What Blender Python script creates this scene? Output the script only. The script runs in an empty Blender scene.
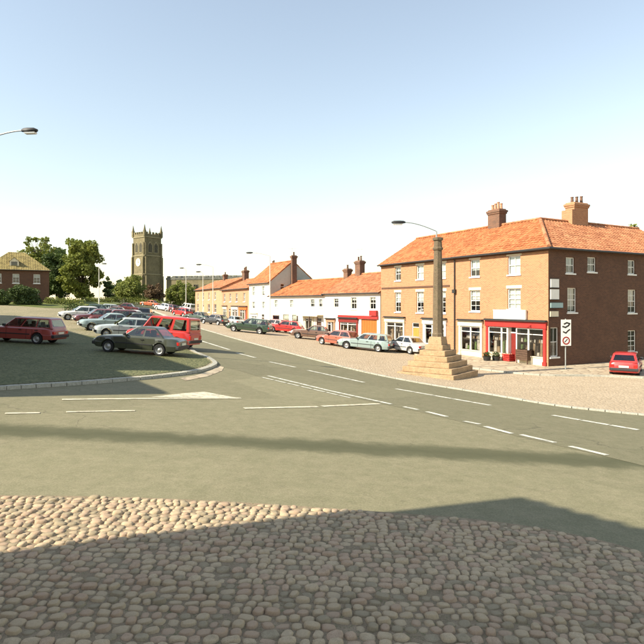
import bpy, bmesh, math, random
import numpy as np
from mathutils import Matrix, Vector, Euler, noise
R = math.radians
rnd = random.Random(7)
C = bpy.context.scene.collection
scene = bpy.context.scene

# ------------------------------------------------------------------ camera, sky, sun, exposure
F = 560.0                      # focal length in photo pixels (644 wide)
HZ = 303.0                     # horizon row in the photo
CAMZ = 4.4
cam_d = bpy.data.cameras.new('camera'); cam = bpy.data.objects.new('camera', cam_d); C.objects.link(cam)
cam.location = (0, 0, CAMZ); cam.rotation_euler = (R(90), 0, 0)
cam_d.sensor_width = 36; cam_d.lens = 36*F/644; cam_d.shift_y = -(322-HZ)/644
cam_d.clip_start = 0.1; cam_d.clip_end = 3000
scene.camera = cam
scene.render.resolution_x = 1024; scene.render.resolution_y = 1024

SUN_EL = 37.0
SUN_AZ = math.degrees(math.atan2(-0.90, -0.436))      # direction TO the sun, clockwise from +Y
w = bpy.data.worlds.new('World'); scene.world = w; w.use_nodes = True
nt = w.node_tree
sky = nt.nodes.new('ShaderNodeTexSky'); sky.sky_type = 'NISHITA'; sky.sun_disc = False
sky.sun_elevation = R(SUN_EL); sky.sun_rotation = R(SUN_AZ)
sky.altitude = 0; sky.air_density = 1.5; sky.dust_density = 0.3; sky.ozone_density = 0.6
bg = nt.nodes['Background']; bg.inputs['Strength'].default_value = 0.108
hs = nt.nodes.new('ShaderNodeHueSaturation'); hs.inputs['Saturation'].default_value = 0.72      # faded film print
nt.links.new(sky.outputs[0], hs.inputs['Color']); nt.links.new(hs.outputs[0], bg.inputs[0])
sd = bpy.data.lights.new('sun', 'SUN'); sun = bpy.data.objects.new('sun', sd); C.objects.link(sun)
sd.energy = 5.0; sd.angle = R(0.55); sd.color = (1.0, 0.91, 0.75)
S = Vector((math.sin(R(SUN_AZ))*math.cos(R(SUN_EL)), math.cos(R(SUN_AZ))*math.cos(R(SUN_EL)), math.sin(R(SUN_EL))))
sun.rotation_euler = S.to_track_quat('Z', 'Y').to_euler()
scene.view_settings.view_transform = 'Standard'; scene.view_settings.look = 'None'
scene.view_settings.exposure = 1.0; scene.view_settings.gamma = 1.0

# ------------------------------------------------------------------ ground height
GP = [(0,-6,1.95),(-12,0,2.3),(12,0,1.2),(0,5,1.75),(-7,8,1.95),(6,8,1.3),(15,12,.75),(-11,17,1.95),(9,16,.8),
      (6.5,31,.2),(-4.8,24.7,1.42),(-7,28.5,1.66),(-15,29,2.1),(-6,50,1.36),(-49,93,4.5),(-40,105,4.6),(-60,190,5.2),
      (-25.9,114,2.0),(-10.6,81.3,1.05),(-7,75,.8),(5.8,55,.38),(15.2,37.6,0),(17.7,33,0),(27,44,0),(40,60,0),
      (30,12,.2),(45,30,-.1),(-22,44,2.4),(-35,40,3.0),(-25,20,2.5),(-12,60,1.9),(-30,70,3.0),(-30,150,3.9),(-10,150,3.2),(20,90,.9),(40,140,2.0),(-80,120,5.2)]
_P = np.array(GP)
def _phi(r2): return np.where(r2 < 1e-9, 0, 0.5*r2*np.log(np.maximum(r2, 1e-9)))
def _solve():
    n = len(_P); d = _P[:, None, :2]-_P[None, :, :2]
    A = np.zeros((n+3, n+3)); A[:n, :n] = _phi((d**2).sum(-1)) + np.eye(n)*25.0
    A[:n, n] = 1; A[:n, n+1:n+3] = _P[:, :2]; A[n, :n] = 1; A[n+1:n+3, :n] = _P[:, :2].T
    b = np.zeros(n+3); b[:n] = _P[:, 2]
    return np.linalg.solve(A, b)
_W = _solve()
def G(x, y):
    x = max(-90, min(70, x)); y = max(-12, min(210, y))
    d2 = (_P[:, 0]-x)**2+(_P[:, 1]-y)**2
    return float((_W[:-3]*_phi(d2)).sum()+_W[-3]+_W[-2]*x+_W[-1]*y)
def ray(px, py, Y): return Vector(((px-322)/F*Y, Y, CAMZ-(py-HZ)/F*Y))
def at(px, py):                              # the spot of the ground seen at a photo pixel
    lo = 2.0
    while lo < 260:
        p = ray(px, py, lo)
        if p.z <= G(p.x, p.y): break
        lo += 0.5
    a, b = lo-0.5, lo
    for _ in range(18):
        m = (a+b)/2; p = ray(px, py, m)
        if p.z <= G(p.x, p.y): b = m
        else: a = m
    p = ray(px, py, b); return Vector((p.x, p.y, G(p.x, p.y)))

# ------------------------------------------------------------------ materials
def mk(name):
    m = bpy.data.materials.new(name); m.use_nodes = True
    return m, m.node_tree, m.node_tree.nodes['Principled BSDF']
def nd(t, kind, **kw):
    n = t.nodes.new(kind)
    for k, v in kw.items():
        if k in n.inputs: n.inputs[k].default_value = v
        else: setattr(n, k, v)
    return n
def ramp(t, fac, stops):
    r = t.nodes.new('ShaderNodeValToRGB'); e = r.color_ramp.elements
    while len(e) < len(stops): e.new(0.5)
    for el, (p, c) in zip(e, stops): el.position = p; el.color = (*c, 1) if len(c) == 3 else c
    t.links.new(fac, r.inputs[0]); return r.outputs[0]
def mixc(t, fac, a, b, mode='MIX'):
    m = t.nodes.new('ShaderNodeMix'); m.data_type = 'RGBA'; m.blend_type = mode
    for s, v in ((m.inputs[0], fac), (m.inputs[6], a), (m.inputs[7], b)):
        if hasattr(v, 'node'): t.links.new(v, s)
        else: s.default_value = v if not isinstance(v, tuple) else (*v, 1)[:4]
    return m.outputs[2]
def coords(t, scale=(1, 1, 1), kind='Object'):
    c = t.nodes.new('ShaderNodeTexCoord'); mp = t.nodes.new('ShaderNodeMapping'); mp.inputs['Scale'].default_value = scale
    t.links.new(c.outputs[kind], mp.inputs[0]); return mp.outputs[0]
def bump(t, b, h, strength, dist=0.02):
    n = t.nodes.new('ShaderNodeBump'); n.inputs['Strength'].default_value = strength; n.inputs['Distance'].default_value = dist
    t.links.new(h, n.inputs['Height']); t.links.new(n.outputs[0], b.inputs['Normal'])
def ntex(t, v, scale, detail=4, rough=.6):
    n = nd(t, 'ShaderNodeTexNoise', Scale=scale, Detail=detail, Roughness=rough); t.links.new(v, n.inputs['Vector']); return n.outputs['Fac']
def M_plain(name, col, rough=.6, var=.25, scale=3.0, metal=0, bmp=.15, spec=.4):
    m, t, b = mk(name); v = coords(t)
    n = ntex(t, v, scale); n2 = ntex(t, v, scale*9, 3)
    lo = tuple(c*(1-var) for c in col); hi = tuple(min(1, c*(1+var*.7)) for c in col)
    c = ramp(t, n, [(.3, lo), (.7, hi)])
    c = mixc(t, .25, c, ramp(t, n2, [(.3, lo), (.7, hi)]))
    t.links.new(c, b.inputs['Base Color']); b.inputs['Roughness'].default_value = rough; b.inputs['Metallic'].default_value = metal
    b.inputs['Specular IOR Level'].default_value = spec
    if bmp: bump(t, b, n2, bmp, .01)
    return m
def M_brick(name, c1, c2, mortar, stain=(.3,.2,.14)):
    m, t, b = mk(name); c = t.nodes.new('ShaderNodeTexCoord')
    sx = t.nodes.new('ShaderNodeSeparateXYZ'); t.links.new(c.outputs['Object'], sx.inputs[0])
    cx = t.nodes.new('ShaderNodeCombineXYZ'); ad = t.nodes.new('ShaderNodeMath'); t.links.new(sx.outputs[0], ad.inputs[0]); t.links.new(sx.outputs[1], ad.inputs[1])
    t.links.new(ad.outputs[0], cx.inputs[0]); t.links.new(sx.outputs[2], cx.inputs[1])
    br = nd(t, 'ShaderNodeTexBrick'); br.inputs['Scale'].default_value = 1.0
    br.inputs['Brick Width'].default_value = .24; br.inputs['Row Height'].default_value = .08; br.inputs['Mortar Size'].default_value = .009; br.inputs['Bias'].default_value = -.1
    br.inputs['Color1'].default_value = (*c1, 1); br.inputs['Color2'].default_value = (*c2, 1); br.inputs['Mortar'].default_value = (*mortar, 1)
    t.links.new(cx.outputs[0], br.inputs['Vector'])
    n = ntex(t, cx.outputs[0], .7, 5, .65); n2 = ntex(t, cx.outputs[0], 5, 4, .7)
    col = mixc(t, ramp(t, n, [(.42, (0, 0, 0)), (.7, (.7, .7, .7))]), br.outputs['Color'], stain)
    col = mixc(t, ramp(t, n2, [(.5, (0, 0, 0)), (.72, (.45, .45, .45))]), col, tuple(min(1, x*1.35) for x in c1))
    t.links.new(col, b.inputs['Base Color']); b.inputs['Roughness'].default_value = .85; b.inputs['Specular IOR Level'].default_value = .2
    bump(t, b, br.outputs['Fac'], -.4, .01)
    return m
def M_stone(name, c1, c2, scale=1.2, lich=None):
    m, t, b = mk(name); v = coords(t)
    n = ntex(t, v, scale, 6, .7); n2 = ntex(t, v, scale*14, 3, .7); n3 = ntex(t, v, scale*3.1, 4, .6)
    c = ramp(t, n, [(.3, c1), (.7, c2)])
    c = mixc(t, .35, c, ramp(t, n2, [(.35, tuple(x*.6 for x in c1)), (.65, tuple(min(1, x*1.2) for x in c2))]))
    if lich: c = mixc(t, ramp(t, n3, [(.55, (0, 0, 0)), (.68, (.6, .6, .6))]), c, lich)
    t.links.new(c, b.inputs['Base Color']); b.inputs['Roughness'].default_value = .9; b.inputs['Specular IOR Level'].default_value = .2
    bump(t, b, n2, .5, .03)
    return m
def M_tile(name, c1, c2, moss):
    m, t, b = mk(name); v = coords(t)
    n = ntex(t, v, .9, 5, .65); n2 = ntex(t, v, 7, 4, .7); n3 = ntex(t, v, .35, 3, .6)
    vo = nd(t, 'ShaderNodeTexVoronoi', Scale=3.2); t.links.new(v, vo.inputs['Vector'])
    c = ramp(t, n, [(.3, c1), (.7, c2)])
    c = mixc(t, .5, c, ramp(t, vo.outputs['Color'], [(.2, tuple(x*.5 for x in c1)), (.8, tuple(min(1, x*1.2) for x in c2))]))
    c = mixc(t, ramp(t, n2, [(.6, (0, 0, 0)), (.78, (.5, .5, .5))]), c, moss)
    c = mixc(t, ramp(t, n3, [(.5, (0, 0, 0)), (.75, (.5, .5, .5))]), c, tuple(x*.8 for x in c1))
    t.links.new(c, b.inputs['Base Color']); b.inputs['Roughness'].default_value = .8; b.inputs['Specular IOR Level'].default_value = .25
    bump(t, b, n2, .3, .01)
    return m
def M_asphalt(name, base, p1, p2, width):
    # worn tarmac; a darker strip with soft edges runs from p1 to p2
    m, t, b = mk(name); v = coords(t)
    n = ntex(t, v, .22, 5, .6); n2 = ntex(t, v, 38, 3, .85); n3 = ntex(t, v, 1.4, 5, .7); n4 = ntex(t, v, 9, 4, .75)
    lo = tuple(c*.74 for c in base); hi = tuple(c*1.22 for c in base)
    c = ramp(t, n, [(.3, lo), (.7, hi)])
    c = mixc(t, .6, c, ramp(t, n3, [(.3, (base[0]*.72, base[1]*.8, base[2]*.62)), (.7, (base[0]*1.25, base[1]*1.15, base[2]*1.15))]))
    c = mixc(t, .55, c, ramp(t, n2, [(.4, tuple(x*.35 for x in base)), (.62, tuple(x*1.75 for x in base))]))
    n5 = ntex(t, v, 3.3, 5, .8); c = mixc(t, .5, c, ramp(t, n5, [(.34, (base[0]*.66, base[1]*.72, base[2]*.55)), (.66, (base[0]*1.35, base[1]*1.3, base[2]*1.25))]))
    c = mixc(t, ramp(t, n4, [(.55, (0, 0, 0)), (.75, (.6, .6, .6))]), c, tuple(x*.55 for x in base))
    wv_ = nd(t, 'ShaderNodeTexNoise', Scale=.8, Detail=4); t.links.new(v, wv_.inputs['Vector'])
    vv = t.nodes.new('ShaderNodeVectorMath'); vv.operation = 'MULTIPLY_ADD'; t.links.new(wv_.outputs['Color'], vv.inputs[0]); vv.inputs[1].default_value = (1.6, 1.6, 0); t.links.new(v, vv.inputs[2])
    cr_ = nd(t, 'ShaderNodeTexVoronoi', Scale=.28, feature='DISTANCE_TO_EDGE'); t.links.new(vv.outputs[0], cr_.inputs['Vector'])
    cm = mixc(t, 1.0, ramp(t, cr_.outputs['Distance'], [(0, (.75, .75, .75)), (.006, (0, 0, 0))]), ramp(t, n, [(.48, (0, 0, 0)), (.6, (1, 1, 1))]), 'MULTIPLY')
    c = mixc(t, cm, c, tuple(x*.35 for x in base))
    vp = nd(t, 'ShaderNodeTexVoronoi', Scale=.16); t.links.new(vv.outputs[0], vp.inputs['Vector'])
    c = mixc(t, .22, c, ramp(t, vp.outputs['Color'], [(.2, tuple(x*.6 for x in base)), (.8, tuple(x*1.35 for x in base))]))
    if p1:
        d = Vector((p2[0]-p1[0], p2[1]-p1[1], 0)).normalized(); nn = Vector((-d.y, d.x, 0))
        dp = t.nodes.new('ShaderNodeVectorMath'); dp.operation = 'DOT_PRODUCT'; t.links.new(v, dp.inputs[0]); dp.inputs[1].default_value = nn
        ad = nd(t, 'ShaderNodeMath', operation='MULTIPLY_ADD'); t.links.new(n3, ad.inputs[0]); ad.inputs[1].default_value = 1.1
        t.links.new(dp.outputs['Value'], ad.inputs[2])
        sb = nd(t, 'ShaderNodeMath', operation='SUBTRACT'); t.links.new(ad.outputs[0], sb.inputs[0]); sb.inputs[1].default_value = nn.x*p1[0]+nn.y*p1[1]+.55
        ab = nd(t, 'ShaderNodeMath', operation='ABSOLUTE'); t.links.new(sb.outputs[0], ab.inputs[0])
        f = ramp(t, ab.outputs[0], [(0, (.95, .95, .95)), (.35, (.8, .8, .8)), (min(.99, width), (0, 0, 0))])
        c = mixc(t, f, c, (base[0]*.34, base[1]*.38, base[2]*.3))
    t.links.new(c, b.inputs['Base Color']); b.inputs['Roughness'].default_value = .85; b.inputs['Specular IOR Level'].default_value = .25
    bump(t, b, n2, .5, .01)
    return m
def M_cobble(name, c1, c2, gap, scale):
    m, t, b = mk(name); v = coords(t)
    vo = nd(t, 'ShaderNodeTexVoronoi', Scale=scale); t.links.new(v, vo.inputs['Vector'])
    ve = nd(t, 'ShaderNodeTexVoronoi', Scale=scale, feature='DISTANCE_TO_EDGE'); t.links.new(v, ve.inputs['Vector'])
    n = ntex(t, v, .25, 5, .65); n2 = ntex(t, v, 2.2, 4, .65)
    c = ramp(t, vo.outputs['Color'], [(.2, c1), (.8, c2)])
    c = mixc(t, .5, c, ramp(t, n, [(.35, c1), (.65, c2)]))
    c = mixc(t, ramp(t, n2, [(.5, (0, 0, 0)), (.75, (.5, .5, .5))]), c, tuple(x*.66 for x in c1))
    c = mixc(t, ramp(t, ve.outputs['Distance'], [(.0, (.85, .85, .85)), (.12, (0, 0, 0))]), c, gap)
    t.links.new(c, b.inputs['Base Color']); b.inputs['Roughness'].default_value = .85; b.inputs['Specular IOR Level'].default_value = .25
    bump(t, b, ramp(t, ve.outputs['Distance'], [(0, (0, 0, 0)), (.35, (1, 1, 1))]), .7, .03)
    return m
def M_marking(name, col):
    m, t, b = mk(name); v = coords(t)
    n = ntex(t, v, 5, 5, .75); n2 = ntex(t, v, 40, 2, .7)
    c = mixc(t, ramp(t, n, [(.46, (0, 0, 0)), (.62, (.85, .85, .85))]), col, tuple(x*.42 for x in col))
    c = mixc(t, ramp(t, n2, [(.55, (0, 0, 0)), (.7, (.35, .35, .35))]), c, tuple(x*.5 for x in col))
    t.links.new(c, b.inputs['Base Color']); b.inputs['Roughness'].default_value = .7
    return m
def M_glass(name, tint=(.75, .8, .8)):
    m, t, b = mk(name); t.nodes.remove(b)
    out = t.nodes['Material Output']; tr = nd(t, 'ShaderNodeBsdfTransparent'); tr.inputs[0].default_value = (*tint, 1)
    gl = nd(t, 'ShaderNodeBsdfGlossy'); gl.inputs['Roughness'].default_value = .03
    fr = nd(t, 'ShaderNodeFresnel'); fr.inputs[0].default_value = 1.5
    mx = t.nodes.new('ShaderNodeMixShader'); ad = nd(t, 'ShaderNodeMath', operation='MULTIPLY_ADD'); ad.inputs[1].default_value = 1.2; ad.inputs[2].default_value = .05
    t.links.new(fr.outputs[0], ad.inputs[0]); t.links.new(ad.outputs[0], mx.inputs[0])
    t.links.new(tr.outputs[0], mx.inputs[1]); t.links.new(gl.outputs[0], mx.inputs[2]); t.links.new(mx.outputs[0], out.inputs[0])
    return m
def M_paint(name, col):
    m, t, b = mk(name); v = coords(t); n = ntex(t, v, 2.5, 4, .7)
    c = mixc(t, ramp(t, n, [(.45, (0, 0, 0)), (.8, (.35, .35, .35))]), col, tuple(.6*x+.05 for x in col))
    t.links.new(c, b.inputs['Base Color']); b.inputs['Roughness'].default_value = .35
    b.inputs['Coat Weight'].default_value = .6; b.inputs['Coat Roughness'].default_value = .12
    return m
def M_leaf(name, c1, c2, c3):
    m, t, b = mk(name); v = coords(t)
    n = ntex(t, v, .55, 3, .6); n2 = ntex(t, v, 6, 3, .7)
    c = ramp(t, n, [(.32, c1), (.68, c2)]); c = mixc(t, ramp(t, n2, [(.5, (0, 0, 0)), (.7, (.7, .7, .7))]), c, c3)
    t.links.new(c, b.inputs['Base Color']); b.inputs['Roughness'].default_value = .6; b.inputs['Specular IOR Level'].default_value = .25
    tl = nd(t, 'ShaderNodeBsdfTranslucent'); t.links.new(c, tl.inputs[0])
    mx = t.nodes.new('ShaderNodeMixShader'); mx.inputs[0].default_value = .3
    t.links.new(b.outputs[0], mx.inputs[1]); t.links.new(tl.outputs[0], mx.inputs[2]); t.links.new(mx.outputs[0], t.nodes['Material Output'].inputs[0])
    return m
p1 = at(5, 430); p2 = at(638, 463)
MT = dict(
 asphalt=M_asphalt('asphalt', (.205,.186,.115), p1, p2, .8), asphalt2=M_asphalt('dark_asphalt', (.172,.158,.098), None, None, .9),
 ground=M_plain('earth', (.13,.13,.07), .95, .3, .4),
 cobble=M_cobble('cobbled_verge', (.375,.29,.19), (.48,.385,.265), (.28,.215,.14), 6.0),
 cobble_green_shade=M_cobble('green_shade_setts', (.10,.11,.045), (.19,.18,.085), (.045,.06,.02), 6.0),  # greenish setts with the car park's shade darkened into the colour
 cobble_park=M_cobble('car_park_setts', (.22,.20,.11), (.40,.32,.20), (.10,.10,.05), 6.0),
 flag=M_cobble('paving_flags', (.38,.31,.21), (.48,.40,.28), (.22,.17,.12), 1.6),
 kerb=M_stone('kerb_stone', (.30,.29,.24), (.46,.44,.36)),
 bedding=M_stone('cobble_bedding', (.16,.125,.075), (.38,.29,.19), 7, (.12,.13,.05)),
 pebble1=M_stone('cobble_buff', (.38,.29,.18), (.60,.47,.31), 13),
 pebble2=M_stone('cobble_pink', (.36,.25,.16), (.56,.41,.28), 13),
 pebble3=M_stone('cobble_grey', (.25,.2,.125), (.44,.36,.24), 13),
 mark=M_marking('road_paint', (.64,.62,.51)), mark_y=M_marking('cream_paint', (.62,.56,.40)),
 brick=M_brick('orange_brick', (.42,.19,.09), (.30,.12,.056), (.40,.28,.185), (.40,.215,.11)),
 brick_d=M_brick('brown_brick', (.135,.065,.037), (.088,.044,.028), (.135,.09,.064), (.085,.048,.032)),  # on the corner side wall this dark tone also carries painted shade
 brick_c=M_brick('cream_washed_brick', (.47,.275,.155), (.39,.215,.115), (.42,.31,.21), (.44,.23,.125)),
 brick_p=M_brick('salmon_brick', (.47,.225,.125), (.39,.18,.10), (.43,.31,.21), (.42,.22,.12)),
 chimney_b=M_brick('sooty_brick', (.20,.10,.06), (.13,.075,.05), (.16,.12,.09), (.09,.06,.045)),
 render_w=M_plain('white_render', (.74,.70,.60), .9, .10, .8), render_c=M_plain('cream_render', (.66,.57,.40), .9, .12, .8),
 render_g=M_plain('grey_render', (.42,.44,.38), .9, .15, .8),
 pantile=M_tile('orange_pantile', (.37,.115,.042), (.47,.185,.075), (.31,.17,.08)),
 pantile2=M_tile('weathered_pantile', (.35,.125,.055), (.45,.205,.10), (.30,.18,.10)),
 tile_y=M_tile('mossy_tile', (.20,.155,.06), (.30,.235,.09), (.14,.14,.05)),
 slate=M_tile('grey_slate', (.09,.09,.075), (.15,.15,.12), (.12,.13,.07)),
 white=M_plain('white_paint', (.76,.74,.67), .5, .08, 4, bmp=.05), cream=M_plain('cream_joinery', (.68,.60,.42), .55, .1, 4, bmp=.05),
 blind=M_plain('blind_cloth', (.78,.76,.70), .8, .06, 4), red=M_plain('red_paint', (.42,.03,.025), .4, .2, 3, bmp=.05),
 dkred=M_plain('dark_red_paint', (.20,.025,.02), .4, .2, 3), orange=M_plain('orange_paint', (.50,.13,.025), .45, .15, 3), yellow=M_plain('yellow_door_paint', (.50,.25,.05), .45, .15, 3),
 black=M_plain('black_iron', (.03,.03,.028), .45, .2, 4), grey=M_plain('galvanised_steel', (.34,.35,.33), .5, .15, 4, metal=.3), greyp=M_plain('pale_lamp_column', (.58,.56,.48), .55, .12, 3),
 room=M_plain('dark_interior', (.03,.026,.02), .9, .3, 3), goods=M_plain('goods_mixed', (.38,.24,.14), .7, .7, 4), goods2=M_plain('goods_pale', (.6,.5,.42), .7, .5, 5), goods3=M_plain('goods_green', (.16,.22,.07), .7, .6, 5),
 teal=M_plain('teal_board', (.30,.42,.40), .5, .12, 3), glass=M_glass('window_glass'), carglass=M_glass('car_glass', (.58,.64,.61)),
 tyre=M_plain('tyre_rubber', (.02,.02,.02), .85, .2, 6), rim=M_plain('wheel_rim', (.42,.42,.40), .4, .15, 6, metal=.6), trim=M_plain('black_trim', (.028,.028,.028), .6, .2, 5),
 chrome=M_plain('chrome', (.6,.6,.58), .18, .05, 5, metal=1, bmp=0), lamp_l=M_plain('headlight_lens', (.7,.72,.7), .12, .08, 8, bmp=0), lamp_r=M_plain('tail_lens', (.5,.02,.015), .2, .1, 8, bmp=0), lamp_a=M_plain('amber_lens', (.6,.22,.02), .2, .1, 8, bmp=0),
 plate=M_plain('number_plate', (.72,.70,.55), .5, .1, 8), seat=M_plain('seat_cloth', (.10,.09,.08), .9, .3, 6),
 tower=M_stone('church_stone', (.10,.085,.05), (.24,.20,.11), .35, (.09,.09,.045)), tower_l=M_stone('pale_dressed_stone', (.22,.19,.11), (.36,.31,.19), .8), clock=M_plain('clock_face', (.62,.58,.44), .5, .1, 2),
 stone=M_stone('cross_stone', (.29,.19,.105), (.46,.32,.185), 1.6, (.19,.15,.085)), shaft=M_stone('weathered_shaft', (.10,.075,.05), (.19,.145,.09), 1.3, (.08,.075,.04)),
 bark=M_stone('bark', (.06,.05,.03), (.13,.10,.07), 3), wood=M_plain('dark_wood', (.09,.05,.03), .75, .35, 8),
 leaf_d=M_leaf('leaf_dark', (.035,.055,.016), (.08,.115,.03), (.13,.16,.045)), leaf_m=M_leaf('leaf_mid', (.085,.11,.022), (.23,.25,.045), (.33,.33,.075)),
 leaf_y=M_leaf('leaf_yellowgreen', (.12,.15,.03), (.22,.24,.05), (.28,.27,.08)), leaf_c=M_leaf('leaf_copper', (.09,.05,.03), (.16,.10,.05), (.12,.12,.05)),
 grass=M_leaf('grass', (.12,.15,.04), (.22,.24,.07), (.28,.27,.10)),
)
PAINTS = dict(teal=(.22,.34,.30), red=(.46,.025,.02), dkgreen=(.03,.055,.03), maroon=(.14,.03,.025), silver=(.42,.45,.43), white=(.72,.71,.66), black=(.03,.03,.03), orange=(.52,.13,.05), olive=(.045,.05,.03), greyteal=(.26,.33,.31), dullred=(.30,.05,.04), brown=(.16,.09,.06), cream=(.62,.54,.40), rust=(.36,.10,.06), palegrey=(.50,.49,.45))
for k, v in PAINTS.items(): MT['car_'+k] = M_paint('car_paint_'+k, v)

# ------------------------------------------------------------------ mesh helpers
class MB:
    def __init__(s): s.v = []; s.f = []
    def box(s, x0, y0, z0, x1, y1, z1, M=None, taper=None):
        n = len(s.v); tx = taper or 0
        P = [(x0,y0,z0),(x1,y0,z0),(x1,y1,z0),(x0,y1,z0),(x0+tx,y0+tx,z1),(x1-tx,y0+tx,z1),(x1-tx,y1-tx,z1),(x0+tx,y1-tx,z1)]
        if M: P = [tuple(M @ Vector(p)) for p in P]
        s.v += P; s.f += [tuple(n+i for i in q) for q in ((0,3,2,1),(4,5,6,7),(0,1,5,4),(1,2,6,5),(2,3,7,6),(3,0,4,7))]; return s
    def quad(s, *P):
        n = len(s.v); s.v += [tuple(p) for p in P]; s.f.append(tuple(range(n, n+len(P)))); return s
    def tube(s, pts, rad, seg=8, cap=True):
        n0 = len(s.v); pts = [Vector(p) for p in pts]
        for i, p in enumerate(pts):
            d = (pts[min(i+1, len(pts)-1)]-pts[max(i-1, 0)]).normalized()
            a = d.orthogonal().normalized() if abs(d.z) < .9 else (Vector((1,0,0))-d*d.x).normalized()
            b = d.cross(a); r = rad[i] if isinstance(rad, (list, tuple)) else rad
            for k in range(seg):
                t = 2*math.pi*k/seg; s.v.append(tuple(p+a*math.cos(t)*r+b*math.sin(t)*r))
        for i in range(len(pts)-1):
            for k in range(seg):
                a = n0+i*seg+k; b = n0+i*seg+(k+1) % seg; s.f.append((a, b, b+seg, a+seg))
        if cap:
            s.f.append(tuple(n0+k for k in range(seg))[::-1]); m = n0+(len(pts)-1)*seg; s.f.append(tuple(m+k for k in range(seg)))
        return s
    def ring(s, rings, cap=True):
        n0 = len(s.v); k = len(rings[0])
        for r in rings: s.v += [tuple(p) for p in r]
        for i in range(len(rings)-1):
            for j in range(k):
                a = n0+i*k+j; b = n0+i*k+(j+1) % k; s.f.append((a, b, b+k, a+k))
        if cap: s.f.append(tuple(n0+j for j in range(k))[::-1]); m = n0+(len(rings)-1)*k; s.f.append(tuple(m+j for j in range(k)))
        return s
    def mesh(s, name, mat, smooth=None, fix=True, bev=0):
        me = bpy.data.meshes.new(name); me.from_pydata(s.v, [], s.f)
        if fix or bev:
            bm = bmesh.new(); bm.from_mesh(me)
            if bev:
                bmesh.ops.remove_doubles(bm, verts=bm.verts, dist=1e-5)
                bmesh.ops.bevel(bm, geom=list(bm.edges), offset=bev, segments=2, affect='EDGES', profile=.6)
            bmesh.ops.recalc_face_normals(bm, faces=bm.faces); bm.to_mesh(me); bm.free()
        if mat: me.materials.append(MT[mat])
        if smooth is not None:
            for p in me.polygons: p.use_smooth = True
            me.set_sharp_from_angle(angle=R(smooth))
        return me
    def build(s, name, mat, parent=None, M=None, smooth=None, fix=True, bev=0):
        return link(name, s.mesh(name, mat, smooth, fix, bev), parent, M)
def link(name, me, parent=None, M=None):
    o = bpy.data.objects.new(name, me); C.objects.link(o)
    if parent: o.parent = parent
    if M is not None: o.matrix_local = M
    return o
def tag(o, label=None, cat=None, group=None, kind=None):
    if label: o['label'] = label
    if cat: o['category'] = cat
    if group: o['group'] = group
    if kind: o['kind'] = kind
    return o
def thing(name, label, cat, loc=(0,0,0), rz=0, group=None):
    o = bpy.data.objects.new(name, None); C.objects.link(o); o.location = loc; o.rotation_euler = (0,0,rz); o.empty_display_size = .2
    return tag(o, label, cat, group)
def T(x, y, z): return Matrix.Translation((x, y, z))

# ------------------------------------------------------------------ ground sheets
def drape(name, poly, off, mat, step=1.0, skirt=0, parent=None):
    bm = bmesh.new(); vs = [bm.verts.new((p[0], p[1], 0)) for p in poly]; bm.faces.new(vs)
    xs = [p[0] for p in poly]; ys = [p[1] for p in poly]
    for ax, lo, hi in ((0, min(xs), max(xs)), (1, min(ys), max(ys))):
        k = math.ceil(lo/step)
        while k*step < hi:
            co = Vector((k*step, 0, 0)) if ax == 0 else Vector((0, k*step, 0)); no = Vector((1,0,0)) if ax == 0 else Vector((0,1,0))
            bmesh.ops.bisect_plane(bm, geom=bm.verts[:]+bm.edges[:]+bm.faces[:], plane_co=co, plane_no=no); k += 1
    bmesh.ops.triangulate(bm, faces=bm.faces)
    for v in bm.verts: v.co.z = G(v.co.x, v.co.y)+off
    bmesh.ops.recalc_face_normals(bm, faces=bm.faces)
    up = sum(f.normal.z for f in bm.faces)
    if up < 0: bmesh.ops.reverse_faces(bm, faces=bm.faces)
    if skirt:
        e = [x for x in bm.edges if x.is_boundary]; r = bmesh.ops.extrude_edge_only(bm, edges=e)
        for v in [g for g in r['geom'] if isinstance(g, bmesh.types.BMVert)]: v.co.z -= skirt
    me = bpy.data.meshes.new(name); bm.to_mesh(me); bm.free(); me.materials.append(MT[mat])
    o = link(name, me, parent)
    if not parent: o['kind'] = 'structure'
    return o
def smoothline(P, n=6):
    P = [Vector((p[0], p[1], 0)) for p in P]; out = []
    for i in range(len(P)-1):
        a, b, c, d = P[max(i-1, 0)], P[i], P[i+1], P[min(i+2, len(P)-1)]
        for k in range(n):
            t = k/n; out.append(.5*((2*b)+(c-a)*t+(2*a-5*b+4*c-d)*t*t+(3*b-a-3*c+d)*t**3))
    out.append(P[-1]); return out

# wide ground
me = bpy.data.meshes.new('ground'); xs = [-900,-500,-300,-200,-150]+list(range(-120,121,5))+[150,200,300,500,900]; ys = [-300,-100,-40]+list(range(-20,241,5))+[280,350,500,900,1600]
me.from_pydata([(x, y, G(x, y)-.25) for y in ys for x in xs], [], [(j*len(xs)+i, j*len(xs)+i+1, (j+1)*len(xs)+i+1, (j+1)*len(xs)+i) for j in range(len(ys)-1) for i in range(len(xs)-1)])
me.materials.append(MT['ground']); tag(link('ground', me), kind='structure')
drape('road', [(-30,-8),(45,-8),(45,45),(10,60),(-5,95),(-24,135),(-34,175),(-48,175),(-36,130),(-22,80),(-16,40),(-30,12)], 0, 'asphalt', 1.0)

EDGE = [(150,309.5),(170,317),(189,325),(217,333.5),(254,344),(307,358),(344,367.5),(365,372.5),(407,381),(479,393),(556,406),(638,415),(720,423)]
ew = smoothline([at(*p) for p in EDGE], 5)
drape('cobbled_verge', [(p.x, p.y) for p in ew]+[(42,26),(42,40),(30,56),(14,66),(0,84),(-14,116),(-27,140)], .05, 'cobble', 1.0, .22)
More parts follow.
